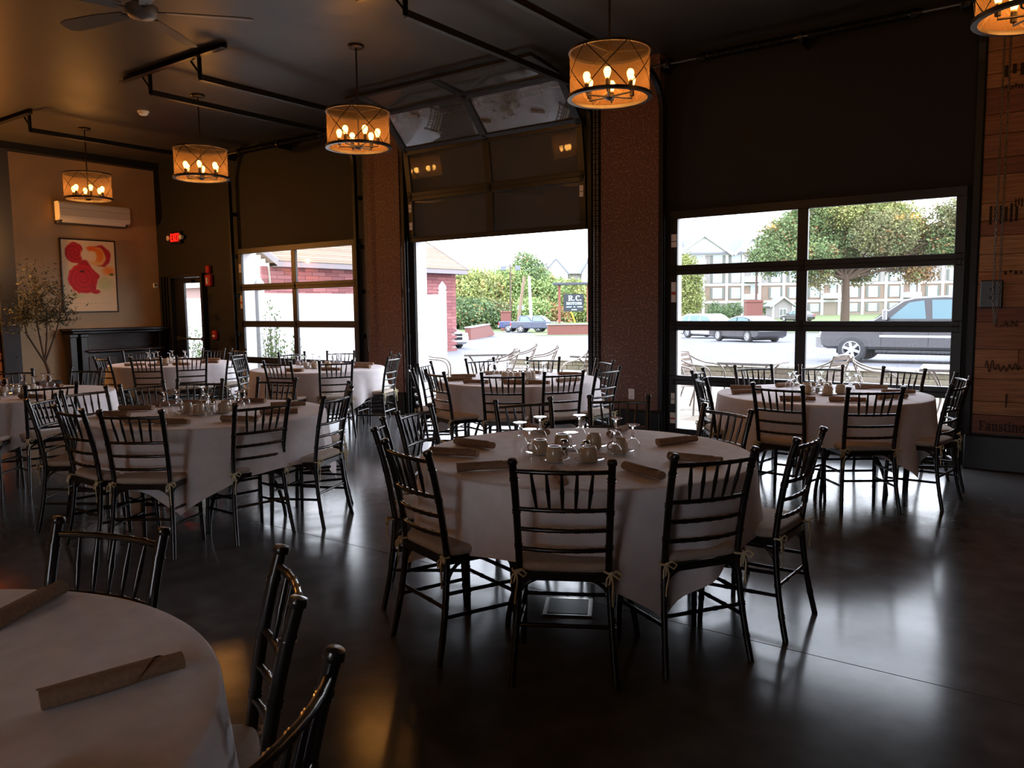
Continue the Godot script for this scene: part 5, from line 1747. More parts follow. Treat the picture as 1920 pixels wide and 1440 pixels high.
func vehicle(called: String, label: String, cat: String, at: Vector3, yaw: float, d: Dictionary) -> Node3D:
	var t := thing(called, label, cat, at, yaw)
	var w: float = d.w
	var hb := func(y): return w / 2
	var belt: float = d.belt
	var roof: float = d.roof
	var hc := func(y): return w / 2 - 0.03 - 0.17 * clampf((y - belt) / (roof - belt), 0, 1)
	obj("body", G.new().hull(d.body, hb, d.get("bev", 0.07)), d.m, t)
	obj("cabin", G.new().hull(d.cab, hc, 0.05), d.m, t)
	for q in d.win:
		side_poly(t, "side_window", q, hc, M.car_glass)
	# windscreens across the width
	for q in d.screens:
		var a: Vector2 = q[0]
		var b: Vector2 = q[1]
		var ha: float = hc.call(a.y) - 0.10
		var hb2: float = hc.call(b.y) - 0.10
		var nn := Vector3(q[2], 0.5, 0).normalized() * 0.012
		var g := G.new()
		g.flat4(Vector3(a.x, a.y, -ha) + nn, Vector3(a.x, a.y, ha) + nn, Vector3(b.x, b.y, hb2) + nn, Vector3(b.x, b.y, -hb2) + nn, nn)
		obj("windscreen", g, M.car_glass, t)
	for wx in d.wheels:
		side_poly(t, "wheel_arch", arch_poly(wx, d.wr, d.wr * 1.16, d.low), hb, M.arch, 0.006)
		for s in [-1.0, 1.0]:
			wheel(t, Vector3(wx, d.wr, s * (w / 2 - 0.09)), d.wr, 0.24, s, d.spokes)
	for q in d.get("lines", []):
		for s in [-1.0, 1.0]:
			obj("door_seam", G.new().box(Vector3(q[0], (q[1] + q[2]) / 2, s * (w / 2 + 0.001)), Vector3(0.012, q[2] - q[1], 0.004)), M.arch, t)
	for q in d.get("handles", []):
		for s in [-1.0, 1.0]:
			obj("door_handle", G.new().box(Vector3(q[0], q[1], s * (w / 2 + 0.02)), Vector3(0.18, 0.035, 0.03), 0.01), d.m, t)
	for q in d.get("parts", []):
		# [name, centre, size, material, mirror]
		for s in ([-1.0, 1.0] if q[4] else [1.0]):
			obj(q[0], G.new().box(Vector3(q[1].x, q[1].y, q[1].z * s), q[2], 0.02), q[3], t)
	return t

func cars() -> void:
	# big crew-cab pickup close to the patio, nose to the left
	var x0 := -5.62
	var pk := {"w": 2.02, "belt": 1.22, "roof": 1.93, "low": 0.42, "wr": 0.40, "wheels": [0.0, -3.85], "spokes": 6, "m": M.car_grey, "bev": 0.08,
		"body": [Vector2(0.92, 0.50), Vector2(0.96, 0.82), Vector2(0.90, 1.08), Vector2(0.78, 1.16), Vector2(-0.55, 1.27), Vector2(-3.0, 1.27), Vector2(-3.05, 1.38), Vector2(-5.0, 1.38), Vector2(-5.02, 0.55), Vector2(-4.5, 0.42), Vector2(0.7, 0.42)],
		"cab": [Vector2(-0.50, 1.22), Vector2(-1.32, 1.84), Vector2(-1.62, 1.92), Vector2(-2.4, 1.95), Vector2(-3.0, 1.90), Vector2(-3.12, 1.80), Vector2(-3.18, 1.22)],
		"win": [[Vector2(-0.98, 1.30), Vector2(-1.48, 1.76), Vector2(-1.86, 1.82), Vector2(-1.94, 1.30)], [Vector2(-2.10, 1.30), Vector2(-2.06, 1.83), Vector2(-2.82, 1.83), Vector2(-2.98, 1.70), Vector2(-3.0, 1.30)]],
		"screens": [[Vector2(-0.56, 1.28), Vector2(-1.30, 1.83), 1.0], [Vector2(-3.18, 1.30), Vector2(-3.11, 1.80), -1.0]],
		"lines": [[-0.80, 0.55, 1.26], [-2.02, 0.55, 1.26], [-3.14, 0.55, 1.26]], "handles": [[-1.80, 1.12], [-2.95, 1.12]],
		"parts": [["bumper", Vector3(0.92, 0.62, 0), Vector3(0.22, 0.34, 1.98), M.chrome, false], ["headlamp", Vector3(0.80, 0.98, 0.86), Vector3(0.24, 0.22, 0.24), M.lamp_clear, true], ["mirror", Vector3(-0.92, 1.42, 1.16), Vector3(0.12, 0.30, 0.22), M.chrome, true], ["mirror_arm", Vector3(-0.96, 1.30, 1.04), Vector3(0.10, 0.10, 0.16), M.arch, true], ["running_board", Vector3(-1.9, 0.36, 0.98), Vector3(2.5, 0.08, 0.16), M.tyre, true], ["side_moulding", Vector3(-1.95, 0.80, 1.015), Vector3(2.4, 0.07, 0.03), M.car_white, true], ["grille", Vector3(0.93, 0.95, 0), Vector3(0.08, 0.26, 1.3), M.chrome, false], ["underbody", Vector3(-1.9, 0.36, 0), Vector3(4.8, 0.18, 1.4), M.arch, false]]}
	vehicle("pickup_truck", "large grey crew cab pickup parked close behind the right garage door", "truck", Vector3(x0 + 0.0, lot(-4.5, -17.5) - 0.01, -17.55), PI, pk)
	# dark sedan, nose to the left
	var sd := {"w": 1.84, "belt": 0.92, "roof": 1.44, "low": 0.26, "wr": 0.335, "wheels": [1.42, -1.40], "spokes": 10, "m": M.car_black, "bev": 0.09,
		"body": [Vector2(2.42, 0.34), Vector2(2.46, 0.56), Vector2(2.32, 0.72), Vector2(1.3, 0.90), Vector2(0.9, 0.95), Vector2(-1.7, 0.99), Vector2(-2.38, 0.95), Vector2(-2.46, 0.62), Vector2(-2.40, 0.36), Vector2(-2.1, 0.24), Vector2(2.2, 0.22)],
		"cab": [Vector2(1.15, 0.90), Vector2(0.35, 1.34), Vector2(-0.1, 1.43), Vector2(-0.7, 1.44), Vector2(-1.3, 1.34), Vector2(-2.05, 0.96), Vector2(-2.0, 0.90)],
		"win": [[Vector2(0.82, 0.98), Vector2(0.30, 1.28), Vector2(-0.18, 1.36), Vector2(-0.24, 0.98)], [Vector2(-0.32, 0.98), Vector2(-0.28, 1.37), Vector2(-0.72, 1.37), Vector2(-1.22, 1.27), Vector2(-1.45, 1.0)]],
		"screens": [[Vector2(1.10, 0.94), Vector2(0.36, 1.33), 1.0], [Vector2(-1.98, 0.99), Vector2(-1.30, 1.33), -1.0]],
		"lines": [[0.9, 0.32, 0.9], [-0.28, 0.32, 0.95], [-1.25, 0.5, 0.95]], "handles": [[-0.10, 0.82], [-1.12, 0.84]],
		"parts": [["headlamp", Vector3(2.26, 0.66, 0.70), Vector3(0.30, 0.14, 0.36), M.lamp_clear, true], ["tail_lamp", Vector3(-2.40, 0.78, 0.72), Vector3(0.12, 0.16, 0.34), M.lamp_red, true], ["mirror", Vector3(0.72, 1.0, 1.0), Vector3(0.16, 0.12, 0.18), M.car_black, true], ["underbody", Vector3(0, 0.2, 0), Vector3(3.6, 0.12, 1.3), M.arch, false]]}
	vehicle("sedan", "black sedan parked left of the grey pickup, right garage door", "car", Vector3(-15.52, lot(-15.5, -35.6), -35.55), PI - 0.62, sd)
	# white wagon behind it and two more
	var wg := sd.duplicate()
	wg.m = M.car_white
	wg.roof = 1.62
	wg.belt = 0.95
	wg.cab = [Vector2(1.2, 0.92), Vector2(0.5, 1.46), Vector2(0.1, 1.60), Vector2(-1.6, 1.60), Vector2(-2.15, 1.42), Vector2(-2.40, 0.95), Vector2(-2.2, 0.92)]
	wg.win = [[Vector2(0.9, 1.0), Vector2(0.42, 1.42), Vector2(-0.2, 1.51), Vector2(-0.24, 1.0)], [Vector2(-0.34, 1.0), Vector2(-0.30, 1.52), Vector2(-1.25, 1.52), Vector2(-1.3, 1.0)], [Vector2(-1.42, 1.02), Vector2(-1.38, 1.51), Vector2(-1.85, 1.45), Vector2(-2.05, 1.05)]]
	wg.screens = [[Vector2(1.16, 0.97), Vector2(0.5, 1.46), 1.0], [Vector2(-2.39, 1.0), Vector2(-2.16, 1.40), -1.0]]
	wg.parts = [["headlamp", Vector3(2.26, 0.66, 0.70), Vector3(0.30, 0.14, 0.36), M.lamp_clear, true], ["tail_lamp", Vector3(-2.38, 0.9, 0.72), Vector3(0.12, 0.3, 0.2), M.lamp_red, true], ["underbody", Vector3(0, 0.2, 0), Vector3(3.6, 0.12, 1.3), M.arch, false]]
	vehicle("estate_car", "white estate car parked behind the black sedan", "car", Vector3(-20.2, lot(-20.2, -41.5), -42.2), -0.45, wg)
	var sb := sd.duplicate()
	sb.m = M.car_white
	vehicle("sedan", "white car cut by the left edge of the right garage door", "car", Vector3(-25.6, lot(-25.6, -42.0), -42.2), -0.7, sb)
	vehicle("sedan", "far car parked on grass behind the maple trunk", "car", Vector3(-30.5, -0.72, -96.5), PI - 0.62, sd)
	# white car whose nose shows past the brick building corner
	var wc := sd.duplicate()
	wc.m = M.car_white
	wc.parts = [["grille", Vector3(2.42, 0.60, 0), Vector3(0.10, 0.30, 1.1), M.arch, false], ["grille_bar", Vector3(2.48, 0.60, 0), Vector3(0.04, 0.05, 1.1), M.chrome, false], ["headlamp", Vector3(2.26, 0.70, 0.72), Vector3(0.30, 0.16, 0.30), M.lamp_clear, true], ["underbody", Vector3(0, 0.2, 0), Vector3(3.6, 0.12, 1.3), M.arch, false]]
	vehicle("sedan", "white car nosing out past the corner of the brick building", "car", Vector3(-27.1, lot(-26.0, -22.5), -22.2), -0.45, wc)
	var wv := wg.duplicate()
	vehicle("estate_car", "white car half hidden behind the brick building corner, farther back", "car", Vector3(-37.0, lot(-37, -33) + 0.3, -32.2), -0.5, wv)
	# two pickups and a white one in the far lot
	var tp := {"w": 1.92, "belt": 1.12, "roof": 1.78, "low": 0.45, "wr": 0.40, "wheels": [1.75, -1.55], "spokes": 5, "m": M.car_navy, "bev": 0.07,
		"body": [Vector2(2.6, 0.55), Vector2(2.65, 0.95), Vector2(2.45, 1.10), Vector2(1.2, 1.16), Vector2(-0.35, 1.16), Vector2(-0.36, 1.18), Vector2(-2.6, 1.18), Vector2(-2.62, 0.62), Vector2(-2.4, 0.48), Vector2(2.4, 0.45)],
		"cab": [Vector2(1.25, 1.12), Vector2(0.62, 1.68), Vector2(0.35, 1.77), Vector2(-0.25, 1.77), Vector2(-0.36, 1.68), Vector2(-0.40, 1.12)],
		"win": [[Vector2(0.95, 1.20), Vector2(0.52, 1.64), Vector2(-0.20, 1.66), Vector2(-0.24, 1.20)]],
		"screens": [[Vector2(1.20, 1.17), Vector2(0.64, 1.66), 1.0], [Vector2(-0.40, 1.2), Vector2(-0.365, 1.66), -1.0]],
		"lines": [[0.85, 0.6, 1.1], [-0.34, 0.6, 1.1]], "handles": [[-0.1, 1.0]],
		"parts": [["bumper", Vector3(-2.66, 0.62, 0), Vector3(0.14, 0.20, 1.8), M.chrome, false], ["tail_lamp", Vector3(-2.58, 0.92, 0.86), Vector3(0.14, 0.26, 0.22), M.lamp_red, true], ["fender_flare", Vector3(-1.55, 0.90, 0.97), Vector3(1.0, 0.06, 0.05), M.car_grey, true]]}
	var yw := 0.05
	vehicle("pickup_truck", "navy pickup truck left of the motors sign, rear towards us", "truck", Vector3(-49.25, lot(-48, -61.5), -61.9), yw + 0.3, tp)
	var t2 := tp.duplicate()
	t2.m = M.car_slate
	vehicle("pickup_truck", "dark grey pickup truck partly behind the motors sign planter", "truck", Vector3(-46.0, lot(-45, -61.5), -59.6), yw + 0.3, t2)
	vehicle("estate_car", "white van-like car behind the motors sign, left of two", "car", Vector3(-43.4, lot(-43, -66.5), -69.0), -0.62, wg)
	vehicle("estate_car", "white van-like car behind the motors sign, right of two", "car", Vector3(-38.6, lot(-38, -68), -70.5), -0.62, wg)

func car_park_things() -> void:
	var yaw := deg_to_rad(36.0235)
	# motors sign: brick planter, two posts, dark cross beam, hanging board
	var p := Vector3(-36.1, -0.92, -51.22)
	var s := thing("motors_sign", "black R.C. Motors sign hanging over a brick planter", "sign", p, yaw)
	obj("planter", G.new().box(Vector3(0.1, 0.45, 0), Vector3(5.4, 0.9, 1.4), 0.03), M.brick_far, s)
	obj("planter_cap", G.new().box(Vector3(0.1, 0.93, 0), Vector3(5.6, 0.10, 1.6), 0.02), M.concrete, s)
	for x in [-1.55, 0.95]:
		obj("post", G.new().box(Vector3(x, 2.6, 0), Vector3(0.22, 3.4, 0.22), 0.02), M.cedar, s)
	obj("cross_beam", G.new().box(Vector3(-0.3, 4.42, 0), Vector3(3.6, 0.22, 0.9), 0.03), M.roof_dark, s)
	for x in [-1.0, 0.38]:
		obj("hanger", G.new().tube([Vector3(x, 4.3, 0), Vector3(x, 3.52, 0)], 0.02, 6), M.roof_dark, s)
	var bd := obj("board", G.new().box(Vector3(-0.31, 2.78, 0), Vector3(1.74, 1.52, 0.14), 0.02), M.sign_black, s)
	var l1 := obj("letters", text_mesh("R.C.", 0.62, 0.02, "Droid Serif", true), M.sign_text, bd, Vector3(-0.2, 3.17, 0.08))
	var l2 := obj("letters", text_mesh("MOTORS", 0.30, 0.02, "Droid Serif", true), M.sign_text, bd, Vector3(-0.28, 2.72, 0.08))
	var g := G.new()
	for q in [[-0.95, 0.42, 2.42], [-0.33, 0.12, 2.42], [0.0, 0.46, 2.42], [-0.5, 0.42, 2.18]]:
		var x: float = q[0]
		while x < q[0] + q[1]:
			g.box(Vector3(x + 0.02, q[2], 0.075), Vector3(0.035, 0.07, 0.012))
			x += 0.052
	obj("small_print", g, M.sign_text, bd)
	var fl := G.new()
	var r := RandomNumberGenerator.new()
	r.seed = 81
	for k in 60:
		var c := Vector3(r.randf_range(-2.3, 2.4), 1.0, r.randf_range(-0.5, 0.5))
		fl.lathe([Vector2(0, -0.08), Vector2(0.12, 0), Vector2(0, 0.10)], 6, Transform3D(Basis.IDENTITY, c))
	var fo := obj("planting", fl, M.grass, s)
	fo.set_meta("kind", "stuff")
	# low brick wall at left with a stepped end
	var bw := thing("brick_wall", "low red brick wall with stepped left end, left of the pickups", "wall", Vector3(-38.2, -0.83, -40.4), atan2(12.0, -7.0) - PI)
	obj("wall_body", G.new().ext([Vector2(-6.4, 0), Vector2(7.0, 0), Vector2(7.0, 0.95), Vector2(-3.4, 0.95), Vector2(-3.4, 0.8), Vector2(-4.2, 0.8), Vector2(-4.2, 0.6), Vector2(-5.0, 0.6), Vector2(-5.0, 0.4), Vector2(-5.8, 0.4), Vector2(-5.8, 0.2), Vector2(-6.4, 0.2)], -0.2, 0.2), M.brick_far, bw)
	obj("wall_cap", G.new().box(Vector3(1.8, 0.99, 0), Vector3(10.5, 0.09, 0.5), 0.02), M.concrete, bw)
	# brick piers
	var pr := thing("brick_pier", "red brick pier behind the navy pickup", "pier", Vector3(-54.6, -1.24, -65.8), yaw)
	obj("shaft", G.new().box(Vector3(0, 1.1, 0), Vector3(1.15, 2.2, 1.15), 0.03), M.brick_far, pr)
	obj("cap", G.new().box(Vector3(0, 2.27, 0), Vector3(1.3, 0.16, 1.3), 0.04), M.brick_far, pr)
	var sn := thing("street_sign", "small pale green sign beside the brick pier", "sign", Vector3(-52.9, -1.24, -66.4), yaw)
	obj("post", G.new().tube([Vector3(0, 0, 0), Vector3(0, 2.9, 0)], 0.05, 6), M.shaft, sn)
	obj("plate", G.new().box(Vector3(0, 2.75, 0.06), Vector3(0.75, 0.5, 0.03), 0.01), mat(Color(0.55, 0.75, 0.70), 0.5), sn)
	var mo := thing("brick_pier", "red brick monument behind the black sedan", "pier", Vector3(-23.92, -0.92, -60.94), yaw)
	obj("shaft", G.new().box(Vector3(0, 1.3, 0), Vector3(1.40, 2.6, 0.8), 0.03), M.brick_far, mo)
	obj("cap", G.new().box(Vector3(0, 2.72, 0), Vector3(1.5, 0.24, 0.9), 0.05), M.brick_far, mo)
	# light pole with two box lamps, leaning utility poles, guy guard
	var lp := thing("light_pole", "thin brown car park light pole with two box lamps", "street lamp", Vector3(-55.9, -1.28, -68.6), yaw)
	obj("pole", G.new().tube([Vector3(0, 0, 0), Vector3(0, 7.9, 0)], [0.09, 0.06], 8), M.pole_brown, lp)
	obj("cross_arm", G.new().tube([Vector3(-0.8, 7.6, 0), Vector3(0.8, 7.6, 0)], 0.04, 6), M.pole_brown, lp)
	for q in [-1.0, 1.0]:
		obj("lamp_box", G.new().box(Vector3(q * 0.85, 7.45, 0), Vector3(0.62, 0.55, 0.55), 0.04), M.roof_grey, lp)
	var lp2 := thing("light_pole", "tall thin light pole before the apartment building", "street lamp", Vector3(-24.2, -0.95, -62.4), yaw)
	obj("pole", G.new().tube([Vector3(0, 0, 0), Vector3(0, 8.4, 0)], [0.13, 0.07], 8), M.pole_brown, lp2)
	obj("base", G.new().box(Vector3(0, 0.3, 0), Vector3(0.5, 0.6, 0.5), 0.03), M.concrete, lp2)
	var up1 := thing("utility_pole", "leaning wooden utility pole, left of the crossing pair", "utility pole", Vector3(-53.2, -1.24, -66.0), yaw)
	obj("pole", G.new().tube([Vector3(0, 0, 0), Vector3(0.95, 6.3, 0)], [0.22, 0.15], 8), M.pole_wood, up1)
	var up2 := thing("utility_pole", "upright pale utility pole, right of the crossing pair", "utility pole", Vector3(-52.9, -1.24, -68.6), yaw)
	obj("pole", G.new().tube([Vector3(0, 0, 0), Vector3(-0.25, 6.4, 0)], [0.2, 0.15], 8), M.apt_white, up2)
	var gy := thing("guy_guard", "yellow leaning guy wire guard behind the pickups", "pole", Vector3(-47.6, -1.2, -68.2), yaw)
	obj("guard", G.new().tube([Vector3(0.9, 0.6, 0), Vector3(-0.1, 3.4, 0)], 0.09, 6), M.yellow, gy)

# ---------------------------------------------------------------- apartments, built in their own frame: +x right, +z towards us
func apt_window(parent: Node, x: float, y: float, w := 1.5, h := 1.75) -> void:
	var f := obj("window", G.new().box(Vector3(x, y, 0.06), Vector3(w, h, 0.12), 0.02), M.apt_white, parent)
	for s in [-1.0, 1.0]:
		obj("sash", G.new().box(Vector3(x + s * w * 0.235, y, 0.125), Vector3(w * 0.40, h * 0.86, 0.02)), M.apt_glass, f)
		obj("shutter", G.new().box(Vector3(x + s * (w * 0.5 + 0.2), y, 0.05), Vector3(0.34, h, 0.08)), M.shutter, f)
	obj("meeting_rail", G.new().box(Vector3(x, y, 0.135), Vector3(w * 0.9, 0.07, 0.02)), M.apt_white, f)

func apartments() -> void:
	var yaw := deg_to_rad(36.0235)
	var O := Vector3(0, 0, 8.216)
	var cr := Vector3(0.809, 0, -0.588)
	var cf := Vector3(-0.588, 0, -0.809)
	var at := func(px, d): return O + cr * ((px - 960.0) / 1485.0 * d) + cf * d
	var b := thing("apartment_building", "pale three storey apartment building behind the maple", "building", at.call(1400.0, 130.0) + Vector3(0, -0.3, 0), yaw)
	# u along the facade, heights above base
	var x0 := -9.6
	var x1 := 38.0
	wall_box("ground_storey", x0, x1, 0, 2.3, -12, 0, M.apt_stone, b)
	wall_box("middle_storey", x0, x1, 2.3, 5.1, -12, 0, M.apt_tan, b)
	wall_box("upper_storeys", x0, x1, 5.1, 10.1, -12, 0, M.apt_beige, b)
	for y in [2.3, 5.1, 10.05]:
		obj("band", G.new().box(Vector3((x0 + x1) / 2, y, 0.06), Vector3(x1 - x0, 0.38, 0.16)), M.apt_white, b)
	for x in [-9.4, -7.2, -3.4, -0.8, 2.0, 5.9, 9.6, 12.2, 15.0, 18.8, 22.6, 25.2, 28.0, 31.8, 35.6]:
		obj("corner_board", G.new().box(Vector3(x, 5.0, 0.07), Vector3(0.42, 10.0, 0.18)), M.apt_white, b)
	for x in [-4.9, -1.9, 4.6, 7.6, 11.0, 17.3, 20.5, 24.0, 30.2, 33.6]:
		for y in [3.72, 6.3, 9.1]:
			apt_window(b, x, y)
		apt_window(b, x, 1.2, 1.4, 1.3)
	for x in [-8.3, 0.6, 13.6, 26.6]:
		for y in [2.6, 5.4, 8.2]:
			obj("balcony", G.new().box(Vector3(x, y + 0.5, 0.7), Vector3(2.4, 0.9, 1.4), 0.03), M.apt_white, b)
			obj("balcony_door", G.new().box(Vector3(x + 0.4, y + 1.5, 0.04), Vector3(1.0, 1.7, 0.08)), M.apt_glass, b)
	var rf := G.new()
	var bx := Basis(Vector3.FORWARD, Vector3.UP, Vector3.RIGHT)
	rf.ext([Vector2(-0.7, 10.1), Vector2(12.7, 10.1), Vector2(8.0, 13.1), Vector2(4.0, 13.1)], x0 - 0.4, x1, Transform3D(bx, Vector3.ZERO))
	obj("main_roof", rf, M.roof_grey, b)
	for q in [[-7.2, 4.3, 3.0], [0.6, 2.6, 2.6], [7.6, 2.6, 2.5], [13.6, 3.0, 2.8], [20.6, 4.0, 3.0], [28.6, 3.2, 2.8]]:
		var g := G.new()
		var cx: float = q[0]
		var hw: float = q[1]
		var hh: float = q[2]
		g.ext([Vector2(cx - hw, 10.15), Vector2(cx + hw, 10.15), Vector2(cx, 10.15 + hh)], -4.0, 0.25)
		obj("gable", g, M.apt_white, b)
		for s in [-1.0, 1.0]:
			var a := Vector3(cx + s * (hw + 0.35), 10.0, 0)
			var c := Vector3(cx, 10.2 + hh, 0)
			var dd := (c - a).normalized()
			obj("gable_roof", G.new().box(Vector3.ZERO, Vector3((c - a).length(), 0.18, 5.4), 0.0, Transform3D(Basis(dd, Vector3.BACK.cross(dd), Vector3.BACK), (a + c) / 2 + Vector3(0, 0.05, -2.0))), M.roof_grey, b)
			obj("rake_trim", G.new().box(Vector3.ZERO, Vector3((c - a).length(), 0.4, 0.12), 0.0, Transform3D(Basis(dd, Vector3.BACK.cross(dd), Vector3.BACK), (a + c) / 2 + Vector3(0, -0.1, 0.66))), M.apt_white, b)
	# little entry house in front
	var e := thing("entry_house", "small white gabled entry house before the apartments", "building", at.call(1467.0, 115.0) + Vector3(0, -0.55, 0), yaw)
	obj("walls", G.new().ext([Vector2(-1.5, 0), Vector2(1.5, 0), Vector2(1.5, 2.0), Vector2(0, 3.0), Vector2(-1.5, 2.0)], -3.0, 0.0), M.apt_beige, e)
	for s in [-1.0, 1.0]:
		var a := Vector3(s * 1.95, 1.75, 0)
		var c := Vector3(0, 3.15, 0)
		var dd := (c - a).normalized()
		obj("roof_slope", G.new().box(Vector3.ZERO, Vector3((c - a).length(), 0.14, 3.6), 0.0, Transform3D(Basis(dd, Vector3.BACK.cross(dd), Vector3.BACK), (a + c) / 2 + Vector3(0, 0, -1.4))), M.roof_grey, e)
		obj("gable_trim", G.new().box(Vector3.ZERO, Vector3((c - a).length(), 0.22, 0.1), 0.0, Transform3D(Basis(dd, Vector3.BACK.cross(dd), Vector3.BACK), (a + c) / 2 + Vector3(0, -0.03, 0.45))), M.apt_white, e)
		obj("corner_post", G.new().box(Vector3(s * 1.4, 0.95, 0.06), Vector3(0.24, 1.9, 0.2), 0.02), M.apt_white, e)
	obj("door", G.new().box(Vector3(0, 0.75, 0.05), Vector3(1.1, 1.5, 0.1)), M.apt_white, e)
	obj("door_glass", G.new().box(Vector3(-0.25, 0.75, 0.11), Vector3(0.4, 1.3, 0.03)).box(Vector3(0.25, 0.75, 0.11), Vector3(0.4, 1.3, 0.03)), M.shutter, e)
	# second block, seen at the right of the open doorway
	var b2 := thing("apartment_building", "white gabled apartment block beyond the motors sign", "building", at.call(1075.0, 150.0) + Vector3(0, -0.5, 0), yaw)
	wall_box("walls", -5.5, 18, 0, 8.2, -14, 0, M.apt_beige, b2)
	var rf2 := G.new()
	rf2.ext([Vector2(-0.8, 8.2), Vector2(14.8, 8.2), Vector2(9.0, 11.2), Vector2(5.0, 11.2)], -5.8, 18.0, Transform3D(bx, Vector3.ZERO))
	obj("main_roof", rf2, M.roof_grey, b2)
	for q in [[-3.2, 2.2, 2.6], [3.6, 2.0, 3.4], [10.0, 2.4, 3.0]]:
		var cx: float = q[0]
		obj("gable", G.new().ext([Vector2(cx - q[1], 0), Vector2(cx + q[1], 0), Vector2(cx + q[1], 8.2), Vector2(cx, 8.2 + q[2]), Vector2(cx - q[1], 8.2)], -3.0, 0.8), M.apt_white, b2)
		for s in [-1.0, 1.0]:
			var a := Vector3(cx + s * (q[1] + 0.3), 8.0, 0)
			var c := Vector3(cx, 8.35 + q[2], 0)
			var dd := (c - a).normalized()
			obj("gable_roof", G.new().box(Vector3.ZERO, Vector3((c - a).length(), 0.2, 5.4), 0.0, Transform3D(Basis(dd, Vector3.BACK.cross(dd), Vector3.BACK), (a + c) / 2 + Vector3(0, 0.05, -1.8))), M.roof_grey, b2)
		for y in [3.2, 6.2]:
			obj("balcony_recess", G.new().box(Vector3(cx, y, 0.81), Vector3(2.0, 1.9, 0.06)), M.shutter, b2)
			obj("balcony_rail", G.new().box(Vector3(cx, y - 0.6, 0.86), Vector3(2.2, 0.8, 0.06)), M.apt_white, b2)

# ---------------------------------------------------------------- trees
func leaf_cluster(n: int, rad: float, ln: float, sd: int) -> ArrayMesh:
	var r := RandomNumberGenerator.new()
	r.seed = sd
	var g := G.new()
	for k in n:
		var p := rdir(r) * rad * pow(r.randf(), 0.5)
		leaf_card(g, p, rdir(r), rdir(r), ln * r.randf_range(0.7, 1.2), ln * 0.34)
	return g.mesh()

# blobs: [centre, radius] ; cols: linear colours
func tree(label: String, at: Vector3, trunk_h: float, trunk_r: float, blobs: Array, n: int, cl: ArrayMesh, cols: Array, sd: int, called := "tree") -> void:
	var r := RandomNumberGenerator.new()
	r.seed = sd
	var t := thing(called, label, "tree", at)
	var g := G.new()
	g.tube([Vector3.ZERO, Vector3(0.05, trunk_h * 0.5, 0), Vector3(0, trunk_h, 0)], [trunk_r * 1.15, trunk_r * 0.95, trunk_r * 0.8], 10)
	for b in blobs:
		var c: Vector3 = b[0]
		g.tube([Vector3(0, trunk_h * 0.92, 0), Vector3(0, trunk_h, 0).lerp(c, 0.5) + Vector3(0, 0.2, 0), c], [trunk_r * 0.5, trunk_r * 0.3, trunk_r * 0.12], 6, false)
		for q in 3:
			g.tube([Vector3(0, trunk_h, 0).lerp(c, 0.5) + Vector3(0, 0.2, 0), c + rdir(r) * b[1].x * 0.7], [trunk_r * 0.22, trunk_r * 0.06], 5, false)
	obj("trunk", g, M.bark, t)
	var mm := MultiMesh.new()
	mm.transform_format = MultiMesh.TRANSFORM_3D
	mm.use_colors = true
	mm.mesh = cl
	mm.instance_count = n
	var vol := 0.0
	for b in blobs: vol += b[1].x * b[1].y * b[1].z
	for k in n:
		var pick := r.randf() * vol
		var b: Array = blobs[0]
		for q in blobs:
			pick -= q[1].x * q[1].y * q[1].z
			if pick <= 0.0:
				b = q
				break
		var d := rdir(r) * pow(r.randf(), 0.42)
		var p: Vector3 = b[0] + Vector3(d.x * b[1].x, d.y * b[1].y, d.z * b[1].z)
		mm.set_instance_transform(k, Transform3D(Basis(rdir(r), r.randf() * TAU).scaled(Vector3.ONE * r.randf_range(0.75, 1.3)), p))
		var f := r.randf()
		var ci := int(b[2]) if b.size() > 2 and f < 0.75 else r.randi_range(0, cols.size() - 1)
		var c: Color = cols[ci % cols.size()]
		var v := r.randf_range(0.8, 1.2)
		mm.set_instance_color(k, Color(c.r * v, c.g * v, c.b * v))
	var mi := MultiMeshInstance3D.new()
	mi.name = "crown"
	mi.multimesh = mm
	mi.material_override = M.foliage
	mi.set_meta("kind", "stuff")
	t.add_child(mi)

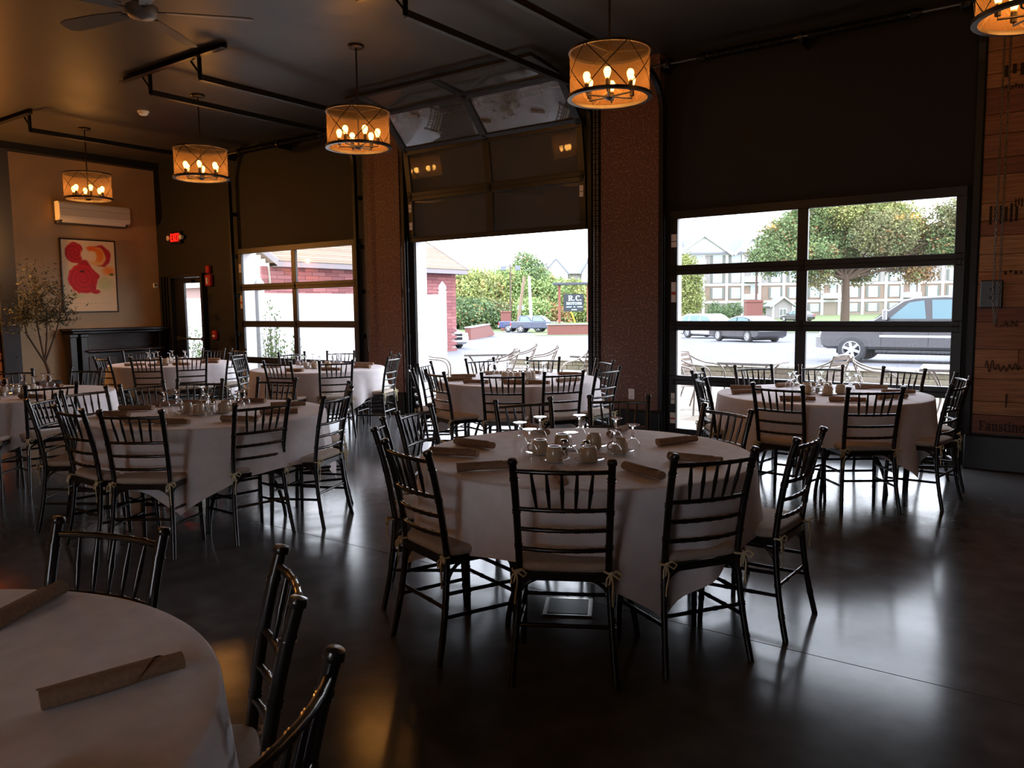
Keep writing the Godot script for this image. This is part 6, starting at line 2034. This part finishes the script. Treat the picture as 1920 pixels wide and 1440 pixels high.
func trees() -> void:
	var O := Vector3(0, 0, 8.216)
	var cr := Vector3(0.809, 0, -0.588)
	var cf := Vector3(-0.588, 0, -0.809)
	var at := func(px, d, y): return O + cr * ((px - 960.0) / 1485.0 * d) + cf * d + Vector3(0, y, 0)
	var cl := leaf_cluster(14, 0.5, 0.22, 1)
	var cb := leaf_cluster(14, 0.7, 0.34, 2)
	var green := Color(0.11, 0.165, 0.06)
	var yel := Color(0.26, 0.28, 0.09)
	var org := Color(0.24, 0.135, 0.055)
	var olive := Color(0.16, 0.16, 0.07)
	var lime := Color(0.20, 0.27, 0.09)
	var dark := Color(0.085, 0.13, 0.055)
	# the big maple turning orange
	var mb := []
	var r := RandomNumberGenerator.new()
	r.seed = 5
	for q in [[-6.4, 6.6, 2.2, 0], [-4.6, 8.6, 2.4, 0], [-3.6, 6.4, 2.4, 0], [-2.2, 9.6, 2.8, 0], [-0.4, 7.4, 2.6, 0], [0.4, 10.6, 2.8, 1], [1.6, 5.4, 1.8, 3], [2.2, 8.4, 2.6, 3], [4.2, 9.4, 2.6, 1], [4.6, 6.8, 2.2, 3], [6.4, 8.2, 2.4, 2], [8.2, 7.4, 2.2, 0], [8.4, 9.6, 2.2, 3], [10.0, 8.0, 2.0, 3], [3.0, 11.6, 2.4, 3], [-3.2, 4.6, 1.4, 3], [6.0, 5.2, 1.5, 2]]:
		var p: Vector3 = cr * q[0] + Vector3(0, q[1], 0) + cf * r.randf_range(-2.5, 2.5)
		mb.append([p, Vector3(q[2], q[2] * 0.72, q[2]), q[3]])
	tree("broad maple tree turning orange behind the grey pickup", at.call(1583.0, 70.0, -0.95), 5.0, 0.36, mb, 7000, cl, [green, yel, org, olive], 91, "maple_tree")
	tree("yellow-green tree at the left edge of the right garage door", at.call(1283.0, 80.0, -1.07), 2.6, 0.18, [[Vector3(0, 5.0, 0), Vector3(1.7, 2.6, 1.7), 1], [Vector3(0.4, 3.2, 0), Vector3(1.5, 1.5, 1.5), 1]], 1000, cl, [lime, yel, yel], 92)
	# woods across the car park, tree by tree
	var wd := [
		[862, 112, 5.5, 2.6, 5.5, 3, "at the brick building's eave"], [885, 106, 6.6, 3.6, 6.0, 1, "leftmost full crown, pale yellow"], [912, 104, 6.0, 3.4, 5.6, 1, "second full crown, yellow green"], [938, 108, 6.8, 3.6, 5.8, 4, "just left of the light pole"], [962, 106, 6.4, 3.2, 6.0, 4, "just right of the light pole"],
		[988, 110, 8.2, 3.4, 8.2, 0, "tallest, behind the utility poles"], [1012, 112, 6.0, 3.4, 5.8, 4, "right of the utility poles"], [1036, 106, 5.2, 2.6, 4.6, 4, "left of the motors sign"], [1064, 108, 5.6, 2.6, 4.2, 1, "behind the motors sign"], [1092, 110, 5.0, 2.6, 4.0, 4, "right of the motors sign"],
		[875, 98, 2.6, 2.6, 2.4, 5, "low dark bush behind the brick wall"], [905, 97, 2.4, 2.8, 2.2, 5, "low dark bush before the woods"], [935, 98, 2.2, 2.2, 1.9, 3, "low brownish bush by the pier"], [1000, 97, 2.6, 2.4, 2.2, 4, "low bright bush behind the pickups"], [1030, 98, 2.0, 2.2, 1.6, 2, "low orange bush behind the pickups"]]
	var k := 0
	for w in wd:
		var cy: float = w[2] * 0.55
		var bl := [[Vector3(0, cy + 0.6, 0), Vector3(w[3], w[4] * 0.62, w[3]), w[5]], [cr * w[3] * 0.55 + Vector3(0, cy - 0.4, 0), Vector3(w[3] * 0.6, w[4] * 0.42, w[3] * 0.6), w[5]], [cr * -w[3] * 0.5 + Vector3(0, cy + 0.2, 0), Vector3(w[3] * 0.6, w[4] * 0.4, w[3] * 0.6), w[5]]]
		tree("tree in the woods across the car park, " + w[6], at.call(float(w[0]), float(w[1]), -1.15), w[2] * 0.4, 0.2, bl, 1300, cb, [green, yel, org, olive, lime, dark], 200 + k)
		k += 1
	for q in [[1338, "left"], [1352, "middle"], [1375, "right"], [1445, "rightmost"]]:
		var h := 2.3 if q[0] != 1352 else 1.5
		tree("round dark green shrub at the apartment foot, %s of four" % q[1], at.call(float(q[0]), 122.0 - (3.5 if q[0] == 1352 else 0.0), -0.4), 0.5, 0.1, [[Vector3(0, h * 0.5, 0), Vector3(1.0 if q[0] == 1338 else 1.9, h * 0.55, 1.2), 0]], 130, cl, [dark, green], 300 + q[0], "shrub")
